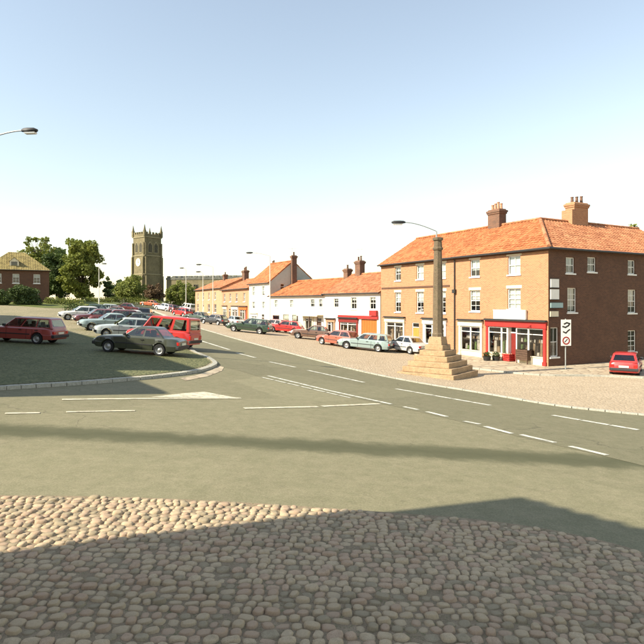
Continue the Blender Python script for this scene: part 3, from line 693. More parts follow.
L4 = 13.2; p4 = A2-e2*(L3+L4)
wl = thing('white_bow_window_house', 'low white house with paired bow windows and canopied porch', 'house', (p4.x, p4.y, 0), math.atan2(e2.y, e2.x))
ops = [(1.3, 2.2, 3.8, 4.8), (5.3, 6.2, 3.8, 4.8), (10.2, 11.1, 3.9, 4.85), (12.0, 12.8, 3.9, 4.85), (.8, 2.6, 1.2, 2.8), (3.6, 5.2, 1.0, 3.0), (5.9, 7.5, 1.0, 3.0), (8.9, 10.9, .8, 2.9), (11.6, 12.6, .5, 2.7)]
wall(wl, IDM, L4-.003, -.1, 5.35, ops, 'render_w')
for i, o in enumerate(ops[:4]): window(wl, IDM, *o, cols=2, rows=2, blind=(1, 1, .3, .4)[i])
window(wl, IDM, *ops[4], cols=3, rows=2, blind=None, fm='dkred')
for o in ops[5:7]: window(wl, IDM, *o, cols=4, rows=3, fm='cream', blind=.3, depth=.0)
shopfront(wl, IDM, *ops[7], 'cream', (1, 1), stall=.5, fascia=.3); door(wl, IDM, *ops[8], 'wood')
cn = MB(); cn.box(8.4, -.85, 2.95, 13.0, -.003, 3.06); cn.box(8.4, -.87, 2.86, 13.0, -.80, 2.95); cn.build('canopy', 'cream', wl)
for x in (8.5, 11.2, 12.9): MB().box(x-.06, -.82, .3, x+.06, -.72, 2.86).build('post', 'wood', wl)
shell(wl, L4, 8, -.1, 5.35, 7.3, 'render_w'); gable_roof(wl, L4-.02, 8, 5.35, 7.3, 'pantile')
aerial(wr, 1.75, 4, 9.2)
chimney(wl, L4-1.0, 4, 6.7, 8.5, .8, .65, 'chimney_b', 1)

# --- tall white gabled house
e3 = Vector((3.6, -6.3)).normalized(); A3 = A2-e2*(L3+L4); L5 = 7.2; p5 = A3-e3*L5
tw = thing('tall_white_house', 'tall white gabled house rising above its neighbours with steep orange roof', 'house', (p5.x, p5.y, 0), math.atan2(e3.y, e3.x))
ops = [(1.2, 2.2, 5.4, 6.7), (4.6, 5.6, 5.4, 6.7), (1.2, 2.2, 3.6, 4.6), (4.6, 5.6, 3.6, 4.6), (.8, 3.2, 1.0, 2.9), (4.4, 5.4, .8, 2.9)]
wall(tw, IDM, L5, 0, 7.25, ops, 'render_w')
for i, o in enumerate(ops[:4]): window(tw, IDM, *o, cols=2, rows=2, blind=(.9, .8, .7, 1)[i])
shopfront(tw, IDM, *ops[4], 'white', (1, 1), stall=.5, fascia=.35, corn='cream'); door(tw, IDM, *ops[5], 'wood')
MR = frameM((0,1,0), (-1,0,0), (L5,0,0))
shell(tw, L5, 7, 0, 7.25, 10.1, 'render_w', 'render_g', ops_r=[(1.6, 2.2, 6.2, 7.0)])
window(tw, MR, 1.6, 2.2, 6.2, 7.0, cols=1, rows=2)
gable_roof(tw, L5, 7, 7.25, 10.1, 'pantile', verge=.02)
chimney(tw, L5+.22, 3.5, 6.6, 10.9, .42, .7, 'chimney_b', 1); aerial(tw, L5+.2, 3.25, 10.8, 1.1, 1.2)

# --- cream terrace running on to the church
e4 = Vector((15.3, -32.7)).normalized(); A4 = Vector((p5.x, p5.y)); L6 = 15.0; p6 = A4-e4*L6
t1 = thing('salmon_brick_house', 'long two-storey salmon brick house with shopfronts and brown chimneys', 'house', (p6.x, p6.y, 0), math.atan2(e4.y, e4.x))
z6 = 1.25
ops = [(x, x+1.0, 4.6, 5.9) for x in (1.2, 4.7, 8.2, 12.2)]+[(.8, 3.4, z6+.1, z6+2.6), (4.2, 5.2, z6+.1, z6+2.3), (6.2, 9.6, z6+.1, z6+2.6), (10.4, 14.2, z6+.1, z6+2.6)]
wall(t1, IDM, L6-.003, .4, 6.6, ops, 'brick_p')
for i, o in enumerate(ops[:4]): window(t1, IDM, *o, cols=2, rows=2, blind=(.8, 1, .5, .9)[i])
shopfront(t1, IDM, *ops[4], 'cream', (1, 1)); door(t1, IDM, *ops[5], 'wood'); shopfront(t1, IDM, *ops[6], 'white', (1, .7, 1), doorbay=1); shopfront(t1, IDM, *ops[7], 'orange', (1, 1, 1), doorbay=2, doormat='red')
shell(t1, L6, 8, .4, 6.6, 8.3, 'brick_p'); gable_roof(t1, L6, 8, 6.6, 8.3, 'pantile2')
chimney(t1, .4, 4, 7.6, 10.0, 1.4, .8, 'chimney_b', 3); chimney(t1, 11.0, 4, 7.6, 9.2, .7, .6, 'chimney_b', 1); chimney(t1, 14.3, 4, 7.6, 10.2, .9, .7, 'chimney_b', 2)
L7 = 20.5; p7 = p6-e4*L7
t2 = thing('cream_terrace_house', 'cream-washed terrace house at the far church end of the row', 'house', (p7.x, p7.y, 0), math.atan2(e4.y, e4.x))
z7 = 1.8
ops = [(x, x+1.0, 5.0, 6.3) for x in (2, 6.5, 11, 15.5)]+[(1.6, 3.0, z7+.9, z7+2.4), (6.2, 7.4, z7, z7+2.3), (10.6, 12.2, z7+.9, z7+2.4), (15.2, 16.8, z7+.9, z7+2.4)]
wall(t2, IDM, L7-.003, .6, 7.0, ops, 'brick_c')
for i, o in enumerate(ops[:4]): window(t2, IDM, *o, cols=2, rows=2, blind=.8)
for i in (4, 6, 7): window(t2, IDM, *ops[i], cols=3, rows=2)
door(t2, IDM, *ops[5], 'white')
shell(t2, L7, 8, .6, 7.0, 8.7, 'brick_c'); gable_roof(t2, L7-.02, 8, 7.0, 8.7, 'pantile2')
chimney(t2, 8, 4, 8.0, 9.9, .9, .7, 'chimney_b', 1)

# --- stone house on the left
pl = Vector((-53.2, 88)); el = Vector((.87, .49)).normalized()
lh = thing('tile_roofed_house', 'shaded brown house with mossy tiled roof beside the tall trees', 'house', (pl.x, pl.y, 0), math.atan2(el.y, el.x))
gz = 4.3; LL = 9.3; DL = 7
ops = [(x, x+.95, gz+3.3, gz+4.8) for x in (1.5, 4.0, 7.0)]+[(1.5, 2.6, gz+.8, gz+2.2), (6.6, 7.7, gz+.8, gz+2.2), (4.2, 5.2, gz-.1, gz+2.1)]
wall(lh, IDM, LL, gz-2, gz+5.6, ops, 'brick_d')
for o in ops[:5]: window(lh, IDM, *o, cols=2, rows=3, blind=.4)
door(lh, IDM, *ops[5], 'wood')
wall(lh, frameM((0,1,0), (-1,0,0), (LL,0,0)), DL, gz-2, gz+5.6, [], 'brick_d', 'side_wall'); wall(lh, frameM((0,-1,0), (1,0,0), (0,DL,0)), DL, gz-2, gz+5.6, [], 'brick_d', 'side_wall'); wall(lh, frameM((-1,0,0), (0,-1,0), (LL,DL,0)), LL, gz-2, gz+5.6, [], 'brick_d', 'back_wall')
zk = gz+5.6; rs = 2.9; kk = rs/(DL/2); o_ = .3
cR = [((LL+o_, -o_, 0), Vector((1, 1, 0)).normalized())]; sl2 = math.hypot(DL/2+o_, (DL/2+o_)*kk)
slope(lh, (-o_, -o_, zk-o_*kk+.05), (LL+o_, -o_, zk-o_*kk+.05), (0, 1, kk), sl2, 'tile_y', clip=[((LL, 0, 0), Vector((1, 1, 0)).normalized()), ((0, 0, 0), Vector((-1, 1, 0)).normalized())], amp=.015)
slope(lh, (LL+o_, -o_, zk-o_*kk+.05), (LL+o_, DL+o_, zk-o_*kk+.05), (-1, 0, kk), sl2, 'tile_y', clip=[((LL, 0, 0), Vector((-1, -1, 0)).normalized()), ((LL, DL, 0), Vector((-1, 1, 0)).normalized())], amp=.015)
slope(lh, (-o_, DL+o_, zk-o_*kk+.05), (-o_, -o_, zk-o_*kk+.05), (1, 0, kk), sl2, 'tile_y', clip=[((0, 0, 0), Vector((1, -1, 0)).normalized()), ((0, DL, 0), Vector((1, 1, 0)).normalized())], amp=.015)
slope(lh, (LL+o_, DL+o_, zk-o_*kk+.05), (-o_, DL+o_, zk-o_*kk+.05), (0, -1, kk), sl2, 'tile_y', clip=[((LL, DL, 0), Vector((1, -1, 0)).normalized()), ((0, DL, 0), Vector((-1, -1, 0)).normalized())], amp=.015)
MB().tube([(-o_,-o_-.06,zk-.2),(LL+o_,-o_-.06,zk-.2)], .07).build('gutter', 'black', lh)
DM = T(3.6, .55, zk+.25); dmo = wall(lh, DM, 1.3, 0, 1.05, [(.2, 1.1, .15, .95)], 'cream', 'dormer', gable=(.65, 1.6), reveal=.1)
for xx, sgx in ((0, -1), (1.3, 1)): MB().box(xx-.02, .0, 0, xx+.02, 1.9, 1.05).build('dormer_cheek', 'cream', dmo)
dr = MB()
dr.quad((-.15,-.15,.94),(.65,-.15,1.66),(.65,2.3,1.66),(-.15,2.3,.94)).quad((1.45,-.15,.94),(1.45,2.3,.94),(.65,2.3,1.66),(.65,-.15,1.66)); dr.build('dormer_roof', 'tile_y', dmo, fix=False)
MB().quad((.2,.06,.15),(1.1,.06,.15),(1.1,.06,.95),(.2,.06,.95)).build('pane', 'carglass', dmo, fix=False)

# --- two houses left of the street, out of the frame, whose shadows cross the foreground and the car park
kx = 1/math.tan(R(SUN_EL)); dsh = Vector((-S.x, -S.y)).normalized()
def offhouse(name, label, A, wdir, rdir, W, L, base, He, Ha, mat, rmat):
    h = thing(name, label, 'house', (A.x, A.y, base), math.atan2(rdir.y, rdir.x))
    # local x along the ridge (rdir), local y across (wdir)
    wn = [(x, x+.9, z, z+1.3) for x in np.arange(1, L-1.5, 2.4) for z in (.9, 3.6) if z+1.5 < He]
    wall(h, IDM, L, -1, He, wn, mat)
    for o in wn: window(h, IDM, *o, cols=2, rows=2, blind=.4)
    wall(h, frameM((0,1,0), (-1,0,0), (L,0,0)), W, -1, He, [], mat, 'side_wall', gable=(W/2, Ha)); wall(h, frameM((0,-1,0), (1,0,0), (0,W,0)), W, -1, He, [], mat, 'side_wall', gable=(W/2, Ha))
    wn = [(x, x+.9, z, z+1.3) for x in np.arange(1, L-1.5, 2.4) for z in (.9, 3.6, 6.0) if z+1.5 < He]
    MBK = frameM((-1,0,0), (0,-1,0), (L,W,0)); wall(h, MBK, L, -1, He, wn, mat, 'street_wall')
    for o in wn: window(h, MBK, *o, cols=2, rows=2, blind=.4)
    half = W/2; rise = Ha-He; sl = math.hypot(half, rise)
    slope(h, (0, 0, He+.02), (L, 0, He+.02), (0, half, rise), sl, rmat); slope(h, (L, W, He+.02), (0, W, He+.02), (0, -half, rise), sl, rmat)
    ridge_tiles(h, (0, half, Ha+.02), (L, half, Ha+.02), rmat)
    return h
qm = at(518, 497); He = 9.0; base = 2.2
def back(q, z): return Vector((q.x, q.y))-dsh*((z-q.z)*kx)
wv = Vector((.71, .704)).normalized(); rv = Vector((wv.y, -wv.x)); M_ = back(qm, base+He)
offhouse('gabled_cottage', 'gabled house just out of view on the left, shading the foreground cobbles', M_-wv*6.0, wv, rv, 6.0, 6.5, base, He, He+1.7, 'brick', 'pantile2')
r1, r2 = at(203, 374), at(58, 329.5)
b2 = 2.3; Ha2 = 10.8; q1, q2 = back(r1, b2+Ha2), back(r2, b2+Ha2)
rd = (q1-q2).normalized(); wd2 = Vector((-rd.y, rd.x)); W2 = 7.0
rd = (q1-q2).normalized()
st = q2-wd2*(W2/2)-rd*16
q3 = q1-wd2*(W2/2)+rd*.05
offhouse('long_town_house', 'long gabled house out of view on the left, shading the car park', st, wd2, rd, W2, (q1-q2).length+16, b2, 8.0, Ha2, 'brick_d', 'pantile2')
offhouse('shade_block', 'low unseen brick block on the left, added to shade the car park kerb', q3, wd2, rd, 6.0, 5.2, b2, 6.6, 8.7, 'brick_d', 'pantile2')  # unseen building added and sized only for the shadow it casts

# --- church
ch = thing('church_tower', 'old stone church tower with battlements, pinnacles and pale clock face', 'tower', (-59.3, 190, 0), R(-38))
s = 3.25; zt = 27.6; g0 = 4.5
def ringbox(mb, h, z0, z1): mb.box(-h, -h, z0, h, h, z1)
tb = MB(); ringbox(tb, s+.35, g0-2, 14); ringbox(tb, s+.2, 14.003, 20.2); ringbox(tb, s, 20.203, zt-1.2)
tbo = tb.build('wall', 'tower', ch, fix=False)
sc = MB()
for z, h in ((14, s+.5), (20.2, s+.36), (zt-1.2, s+.22), (9, s+.5)): ringbox(sc, h, z-.12, z+.16)
sc.build('string_course', 'tower_l', ch, fix=False)
for sx in (-1, 1):
    for sy in (-1, 1):
        bt = MB(); X, Y_ = sx*s, sy*s
        for z0, z1, d in ((g0-2, 13.5, 1.0), (13.5, 19.8, .75), (19.8, 24.5, .45)):
            bt.box(min(X-sx*.6, X+sx*d), Y_-.45 if sy > 0 else Y_-.05, z0, max(X-sx*.6, X+sx*d), Y_+.05 if sy > 0 else Y_+.45, z1); bt.box(X-.45 if sx > 0 else X-.05, min(Y_-sy*.6, Y_+sy*d), z0, X+.05 if sx > 0 else X+.45, max(Y_-sy*.6, Y_+sy*d), z1+.004)
        bt.build('buttress', 'tower', ch, fix=False)
        pn = MB(); pn.box(X-.38, Y_-.38, zt-1.0, X+.38, Y_+.38, zt+.9); pn.ring([[(X+math.cos(a)*r, Y_+math.sin(a)*r, z) for a in [math.pi/4+math.pi/2*i for i in range(4)]] for z, r in ((zt+.9, .62), (zt+1.0, .42), (zt+3.0, .05))]); pn.build('pinnacle', 'tower', ch)
pa = MB()
for sd_ in range(4):
    Mz = Matrix.Rotation(sd_*math.pi/2, 4, 'Z')
    pa.box(-s-.1, -s-.1, zt-1.04, s-.15, -s+.25, zt-.2, Mz)
    for k in range(5): pa.box(-s+.55+k*1.22, -s-.1, zt-.2, -s+.55+k*1.22+.7, -s+.25, zt+.55, Mz)
pa.build('battlement', 'tower', ch, fix=False)
for sd_ in range(4):
    Mz = Matrix.Rotation(sd_*math.pi/2, 4, 'Z')
    for cx in (-1.15, 1.15):
        arch = [(cx-.75, 21.2), (cx+.75, 21.2), (cx+.75, 23.6), (cx+.45, 24.4), (cx, 24.9), (cx-.45, 24.4), (cx-.75, 23.6)]
        mo = MB(); 
        for (xa, za), (xb, zb) in zip(arch, arch[1:]+arch[:1]): mo.tube([(xa, -s-.03, za), (xb, -s-.03, zb)], .14, 6)
        mo.tube([(cx, -s-.02, 21.2), (cx, -s-.02, 24.9)], .09, 6)
        bw = mo.build('belfry_window', 'tower_l', ch, Mz)
        lv = MB().quad(*[(x, -s-.012, z) for x, z in arch]).build('louvre_opening', 'room', bw, fix=False)
        sl_ = MB()
        for k in range(7): sl_.box(cx-.68, -s-.1, 21.5+k*.38, cx+.68, -s-.02, 21.56+k*.38)
        sl_.build('louvre', 'slate', bw, fix=False)
    if sd_ in (0, 3):
        cf = MB(); cf.ring([[(math.cos(a)*r, y_, 18+math.sin(a)*r) for a in [2*math.pi*i/28 for i in range(28)]] for y_, r in ((-s-.21, 1.35), (-s-.33, 1.35), (-s-.33, 1.2))])
        co = cf.build('clock_face', 'clock', ch, Mz)
        hd = MB(); hd.box(-.06, -s-.37, 17.9, .06, -s-.34, 19.0); hd.box(-.1, -s-.37, 17.93, .75, -s-.341, 18.07)
        for i in range(12): a = i*math.pi/6; hd.box(math.sin(a)*1.05-.06, -s-.36, 18+math.cos(a)*1.05-.06, math.sin(a)*1.05+.06, -s-.335, 18+math.cos(a)*1.05+.06)
        hd.build('clock_hands', 'black', co, fix=False)
nv = thing('church_nave', 'long low stone church nave with dark lead roof right of tower', 'church', (-52.5, 189, 0), R(-14))
wall(nv, IDM, 26, 3, 12.2, [(x, x+1.8, 7.2, 10.6) for x in (2, 6, 10, 14, 18, 22)], 'tower')
for x in (2, 6, 10, 14, 18, 22): window(nv, IDM, x, x+1.8, 7.2, 10.6, cols=3, rows=2, fm='cream', sill=False)
wall(nv, frameM((0,1,0), (-1,0,0), (26,0,0)), 9, 3, 12.2, [], 'tower', 'side_wall', gable=(4.5, 13.6)); wall(nv, frameM((-1,0,0), (0,-1,0), (26,9,0)), 26, 3, 12.2, [], 'tower', 'back_wall'); wall(nv, frameM((0,-1,0), (1,0,0), (0,9,0)), 9, 3, 12.2, [], 'tower', 'side_wall', gable=(4.5, 13.6))
pp = MB(); pp.box(-.1, -.15, 12.2, 26.1, .35, 12.9)
for k in range(13): pp.box(.3+k*2, -.15, 12.9, 1.4+k*2, .35, 13.45)
pp.build('parapet', 'slate', nv, fix=False)
rf = MB().quad((0,.4,12.25),(26,.4,12.25),(26,4.5,13.65),(0,4.5,13.65)).quad((26,8.9,12.25),(0,8.9,12.25),(0,4.5,13.65),(26,4.5,13.65)); rf.build('roof', 'slate', nv, fix=False)

# ------------------------------------------------------------------ market cross
cp = at(441, 380.5); cz = G(6.2, 32.3)
cc = Vector((6.62, 32.0)); cz = G(cc.x, cc.y)
mc = thing('market_cross', 'stone market cross, a tall shaft on a stepped plinth', 'monument', (cc.x, cc.y, cz), math.atan2(-.6, .8))
nst = 6; hw = 1.72; hs = .30
for k in range(nst):
    h0 = hw-k*.235; z0 = k*hs-(.35 if k == 0 else 0)+(.003 if k else 0)
    mb = MB(); n = max(2, int(h0*2/.85)); stp = 2*h0/n
    ob = MB().box(-h0, -h0, z0, h0, h0, (k+1)*hs).build('step', 'stone', mc, bev=.035)
    bm = bmesh.new(); bm.from_mesh(ob.data)
    bmesh.ops.subdivide_edges(bm, edges=[e for e in bm.edges if e.calc_length() > .5], cuts=max(6, int(h0*7)), use_grid_fill=True)
    for v in bm.verts:
        nz = noise.noise_vector(v.co*1.6+Vector((k*3.1, 0, 0))); n2_ = noise.noise_vector(v.co*6)
        v.co += Vector((nz.x*.028+n2_.x*.012, nz.y*.028+n2_.y*.012, (nz.z*.02+n2_.z*.008) if v.co.z > z0+.1 else 0))
    bm.to_mesh(ob.data); bm.free()
pd = MB().box(-.42, -.42, nst*hs+.003, .42, .42, nst*hs+.45, taper=.06).build('plinth', 'stone', mc, bev=.02)
zs0 = nst*hs+.45; ztop = 8.15-cz
rings = []
for z, r in ((zs0, .33), (zs0+.15, .33), (zs0+.22, .29), (zs0+2.5, .275), (ztop-.75, .225), (ztop-.72, .28), (ztop-.62, .30), (ztop-.55, .24), (ztop-.2, .22), (ztop-.17, .29), (ztop-.03, .30), (ztop, .2)):
    rings.append([(math.cos(a)*r, math.sin(a)*r, z) for a in [math.pi/8+2*math.pi*i/8 for i in range(8)]])
MB().ring(rings).build('shaft', 'shaft', mc, smooth=25)

# ------------------------------------------------------------------ cars
def car_meshes(sp):
    L, W, H = sp['L'], sp['W'], sp['H']; wr_ = sp.get('wr', .29); hl = L/2; w_ = W/2; belt = sp['belt']; P = {}
    xa, xb = hl-sp['fo'], -hl+sp['ro']                 # wheel centres
    xf0, xf1, xr1, xr0 = sp['gh']                      # windscreen base, top; rear top, base
    sill = .24; deck = sp['deck']; bn = sp['nose']
    def topz(x):
        if x > xf0: t = (x-xf0)/(hl-xf0); return belt-.015*(t > .02)+(bn+.03-belt)*t**1.7
        if x < xr0: t = (xr0-x)/(xr0+hl+1e-6); return belt+(deck-belt)*min(1, t*1.0)
        return belt
    xs = {hl, hl-.05, hl-.16, hl-.3, -hl, -hl+.05, -hl+.16, xf0, 0, .35, -.4, xr0, (xf0+xa)/2}
    r = wr_+.06
    for c in (xa, xb):
        for q in (-1, -.97, -.85, -.6, -.3, 0, .3, .6, .85, .97, 1): xs.add(round(c+q*r, 4))
    xs = sorted(xs); rings = []
    for x in xs:
        zb = sill; ed = min(hl-x, x+hl)
        wf = 1.0 if ed > .35 else .86+.14*math.sin(min(1, ed/.35)*math.pi/2)
        tz = topz(x)
        if ed < .05: zb, tz = sill+.10, tz-.12
        elif ed < .17: zb, tz = sill+.02, tz-.035
        for c in (xa, xb):
            if abs(x-c) < r-1e-6: zb = max(zb, wr_+math.sqrt(max(0, r*r-(x-c)**2))*.98)
        zb = min(zb, tz-.14); m1 = min(max(.50, zb+.04), tz-.10); m0 = min(zb+.07, m1-.01)
        h = [(0, zb), (.78*w_*wf, zb), (.965*w_*wf, zb+.005), (.985*w_*wf, m0), (1.0*w_*wf, m1), (.985*w_*wf, m1+.012), (.965*w_*wf, tz-.07), (.90*w_*wf, tz-.012), (.6*w_*wf, tz+.012), (0, tz+.022)]
        ring = [(x, y, z) for y, z in h]+[(x, -y, z) for y, z in h[-2:0:-1]]
        rings.append(ring)
    body = MB().ring(rings)
    # greenhouse
    wb, wt = .90*w_, sp.get('tw', .74)*w_; zr = H-.06; zb = belt-.02
    def rr(x0, x1, y, z, c=.12):
        pts = []
        for cx, cy, a0 in ((x1-c, y-c, 0), (x0+c, y-c, 90), (x0+c, -y+c, 180), (x1-c, -y+c, 270)):
            for k in range(4): a = R(a0+30*k); pts.append((cx+c*math.cos(a), cy+c*math.sin(a), z))
        return pts
    gh = [rr(xr0, xf0, wb, zb, .08), rr(xr1, xf1, wt, zr, .08), rr(xr1+.06, xf1-.08, wt-.05, H-.025, .1), rr(xr1+.25, xf1-.3, wt-.2, H, .15)]
    body.ring(gh[1:])
    for c0 in (0, 4, 8, 12):
        for q in range(3): body.quad(gh[0][c0+q], gh[0][c0+q+1], gh[1][c0+q+1], gh[1][c0+q])
    def side(x, t, sg, off=.003): # point on the side plane
        y = wb+(wt-wb)*t; z = zb+(zr-zb)*t; n = Vector((0, zr-zb, wb-wt)).normalized()
        return (x, sg*(y+n.y*off), z+n.z*off)
    def xl(t): return xf0+(xf1-xf0)*t
    def xrr(t): return xr0+(xr1-xr0)*t
    t0, t1 = .10, .90; c_ = .08
    def X(fr, t): return xl(t)-.10-(xl(t)-.10-(xrr(t)+.10))*fr
    for sg in (1, -1):        # pillars and rails round the side windows
        def sq(fa, fb, ta, tb): body.quad(side(fa(ta), ta, sg, 0), side(fb(ta), ta, sg, 0), side(fb(tb), tb, sg, 0), side(fa(tb), tb, sg, 0))
        fe, re = (lambda t: xl(t)-c_), (lambda t: xrr(t)+c_)
        sq(fe, re, 0, t0); sq(fe, re, t1, 1)
        edges_ = [fe]+[f for a, b in sp['win'] for f in ((lambda t, a=a: X(a, t)), (lambda t, b=b: X(b, t)))]+[re]
        for k in range(0, len(edges_), 2): sq(edges_[k], edges_[k+1], t0, t1)
    for xx, ta, tb, ins in ((xl, .06, .93, .11), (xrr, .18, .88, .13)):
        def yy(t, i): return (wb+(wt-wb)*t)-i
        def fp_(t, y): return (xx(t), y, zb+(zr-zb)*t)
        for a, b in ((0, ta), (tb, 1)): body.quad(fp_(a, -yy(a, c_)), fp_(a, yy(a, c_)), fp_(b, yy(b, c_)), fp_(b, -yy(b, c_)))
        for sg in (1, -1): body.quad(fp_(ta, sg*yy(ta, c_)), fp_(ta, sg*yy(ta, ins)), fp_(tb, sg*yy(tb, ins)), fp_(tb, sg*yy(tb, c_)))
    P['body'] = (body.mesh('body', None, smooth=38), 'PAINT')
    for sg in (1, -1):
        for k, (a, b) in enumerate(sp['win']):
            P['side_window_%d%d' % (sg, k)] = (MB().quad(side(X(a, t0), t0, sg), side(X(b, t0), t0, sg), side(X(b, t1), t1, sg), side(X(a, t1), t1, sg)).mesh('side_window', 'carglass', fix=False), 'carglass')
    n = Vector((zr-zb, 0, xf0-xf1)).normalized()*.003
    def fw(t, sg): y = (wb+(wt-wb)*t)-.11; return (xl(t)+n.x, sg*y, zb+(zr-zb)*t+n.z)
    P['windscreen'] = (MB().quad(fw(.06, -1), fw(.06, 1), fw(.93, 1), fw(.93, -1)).mesh('windscreen', 'carglass', fix=False), 'carglass')
    n2 = Vector((-(zr-zb), 0, xr1-xr0)).normalized()*.003
    def rw(t, sg): y = (wb+(wt-wb)*t)-.13; return (xrr(t)+n2.x, sg*y, zb+(zr-zb)*t+n2.z)
    P['rear_window'] = (MB().quad(rw(.18, 1), rw(.18, -1), rw(.88, -1), rw(.88, 1)).mesh('rear_window', 'carglass', fix=False), 'carglass')
    bz = .36
    fb = MB(); fb.box(hl-.10, -w_*.93, bz, hl+.06, w_*.93, bz+.16); P['front_bumper'] = (fb.mesh('bumper', 'trim', bev=.03), 'trim')
    rb = MB(); rb.box(-hl-.06, -w_*.93, bz, -hl+.10, w_*.93, bz+.16); P['rear_bumper'] = (rb.mesh('bumper', 'trim', bev=.03), 'trim')
    gl = MB(); gl.box(hl-.12, -w_*.5, bz+.17, hl+.012, w_*.5, bn-.12); P['grille'] = (gl.mesh('grille', 'trim'), 'trim')
    for sg in (1, -1):
        a, b = sorted((sg*w_*.52, sg*w_*.84)); P['headlight_%d' % sg] = (MB().box(hl-.14, a, bz+.17, hl+.015, b, bn-.11).mesh('headlight', 'lamp_l', bev=.02), 'lamp_l')
        a, b = sorted((sg*w_*.62, sg*w_*.88)); P['tail_light_%d' % sg] = (MB().box(-hl-.018, a, bz+.2, -hl+.12, b, min(deck-.14, bz+.42)).mesh('tail_light', 'lamp_r', bev=.015), 'lamp_r')
        mm = MB(); mm.box(xf0-.22, sg*(w_+.02)-.09, belt+.02, xf0-.12, sg*(w_+.02)+.09, belt+.15); P['mirror_%d' % sg] = (mm.mesh('mirror', 'trim', bev=.02), 'trim')
    P['number_plate_f'] = (MB().box(hl+.062, -.26, bz+.02, hl+.075, .26, bz+.13).mesh('number_plate', 'plate'), 'plate'); P['number_plate_r'] = (MB().box(-hl-.035, -.26, bz+.19, -hl+.02, .26, bz+.3).mesh('number_plate', 'plate'), 'plate')
    strip = MB()
    for sg in (1, -1): a, b = sorted((sg*(w_-.01), sg*(w_+.014))); strip.box(xb+r+.03, a, .50, xa-r-.03, b, .55)
    for sg in (1, -1):
        for xd in (xf0-.28, (xf0+xr0)/2-.12+.12*(L > 4.2), max(xb+r*.75, xr0+.35)):
            for (z0_, f0), (z1_, f1) in (((.28, .988), (.49, 1.0)), ((.49, 1.0), (.515, .985)), ((.515, .985), (belt-.075, .965))):
                y0_, y1_ = sg*(f0*w_+.004), sg*(f1*w_+.004); strip.quad((xd-.009, y0_, z0_), (xd+.009, y0_, z0_), (xd+.009, y1_, z1_), (xd-.009, y1_, z1_))
        for xd in (xf0-1.05, xf0-1.95):
            a, b = sorted((sg*.955*w_, sg*(.975*w_+.03))); strip.box(xd-.08, a, belt-.15, xd+.08, b, belt-.115)
    P['side_trim'] = (strip.mesh('side_trim', 'trim'), 'trim')
    st = MB()
    for x in ((xf1+xf0)/2-.75, (xr1+.55)):
        for sg in (.36, -.36): st.box(x-.1, sg-.22, .45, x+.08, sg+.22, belt+.14); st.box(x-.08, sg-.12, belt+.145, x+.04, sg+.12, belt+.30)
    st.box(xr0+.12, -wb+.08, belt-.015, xf0-.12, wb-.08, belt+.012)
    P['seat'] = (st.mesh('seat', 'seat', bev=.03), 'seat')
    wh = []
    ty = MB(); sg = 24
    ty.ring([[(math.cos(a)*rad, y, math.sin(a)*rad) for a in [2*math.pi*i/sg for i in range(sg)]] for y, rad in ((-.09, wr_*.62), (-.09, wr_*.93), (-.065, wr_), (.065, wr_), (.09, wr_*.93), (.09, wr_*.62))], cap=False)
    rm = MB(); rm.ring([[(math.cos(a)*rad, y, math.sin(a)*rad) for a in [2*math.pi*i/sg for i in range(sg)]] for y, rad in ((-.085, wr_*.63), (.082, wr_*.63), (.07, wr_*.52), (.03, wr_*.45), (.05, wr_*.25), (.07, wr_*.12))])
    tm, rmm = ty.mesh('tyre', 'tyre', smooth=40), rm.mesh('rim', 'rim', smooth=40)
    sp['wheels'] = [((x, sgn*(w_-.105), wr_), sgn) for x in (xa, xb) for sgn in (1, -1)]
    return P, tm, rmm
SPEC = {
 'hatch': dict(L=3.85, W=1.62, H=1.38, belt=.88, nose=.72, deck=.86, fo=.72, ro=.68, gh=(.72, .12, -1.42, -1.80), win=((0, .5), (.55, 1.0))),
 'saloon': dict(L=4.35, W=1.68, H=1.38, belt=.88, nose=.74, deck=.86, fo=.80, ro=.92, gh=(.70, .08, -.98, -1.45), win=((0, .48), (.53, 1.0))),
 'estate': dict(L=4.35, W=1.68, H=1.42, belt=.88, nose=.74, deck=.84, fo=.82, ro=.88, gh=(.68, .08, -1.88, -2.10), win=((0, .34), (.37, .68), (.71, 1.0))),
 'van': dict(L=4.1, W=1.74, H=1.82, belt=1.0, nose=.86, deck=.98, fo=.74, ro=.80, gh=(1.12, .55, -1.93, -2.0), win=((0, .26), (.32, .6), (.66, .96)), tw=.84, wr=.31),
}
CARM = {k: car_meshes(v) for k, v in SPEC.items()}
NM = dict(body='body', windscreen='windscreen', rear_window='rear_window', front_bumper='bumper', rear_bumper='bumper', grille='grille', side_trim='side_trim', seat='seat')
def gnormal(x, y):
    e = .5; return Vector((-(G(x+e, y)-G(x-e, y))/(2*e), -(G(x, y+e)-G(x, y-e))/(2*e), 1)).normalized()
def car(kind, paint, pos, heading, label, group=None, lift=0.0, name='parked_car', cat='car'):
    P, tm, rmm = CARM[kind]; x, y = pos[0], pos[1]
    r = thing(name, label, cat, (x, y, G(x, y)+lift), 0, group)
    n = gnormal(x, y); h = Vector((math.cos(heading), math.sin(heading), 0)); h = (h-n*h.dot(n)).normalized(); l = n.cross(h)
    M = Matrix((( h.x, l.x, n.x), (h.y, l.y, n.y), (h.z, l.z, n.z))); r.rotation_euler = M.to_euler()
    for key, (me, mt) in P.items():
        base = NM.get(key) or '_'.join(w for w in key.split('_') if w.isalpha() and len(w) > 1)
        o = link(base, me, r)
        if mt == 'PAINT':
            if not me.materials: me.materials.append(MT['car_white'])
            o.material_slots[0].link = 'OBJECT'; o.material_slots[0].material = MT['car_'+paint]
    for loc, sgn in SPEC[kind]['wheels']:
        wo = link('wheel', tm, r, T(*loc) @ Matrix.Rotation(0 if sgn > 0 else math.pi, 4, 'Z')); link('rim', rmm, wo)
    return r
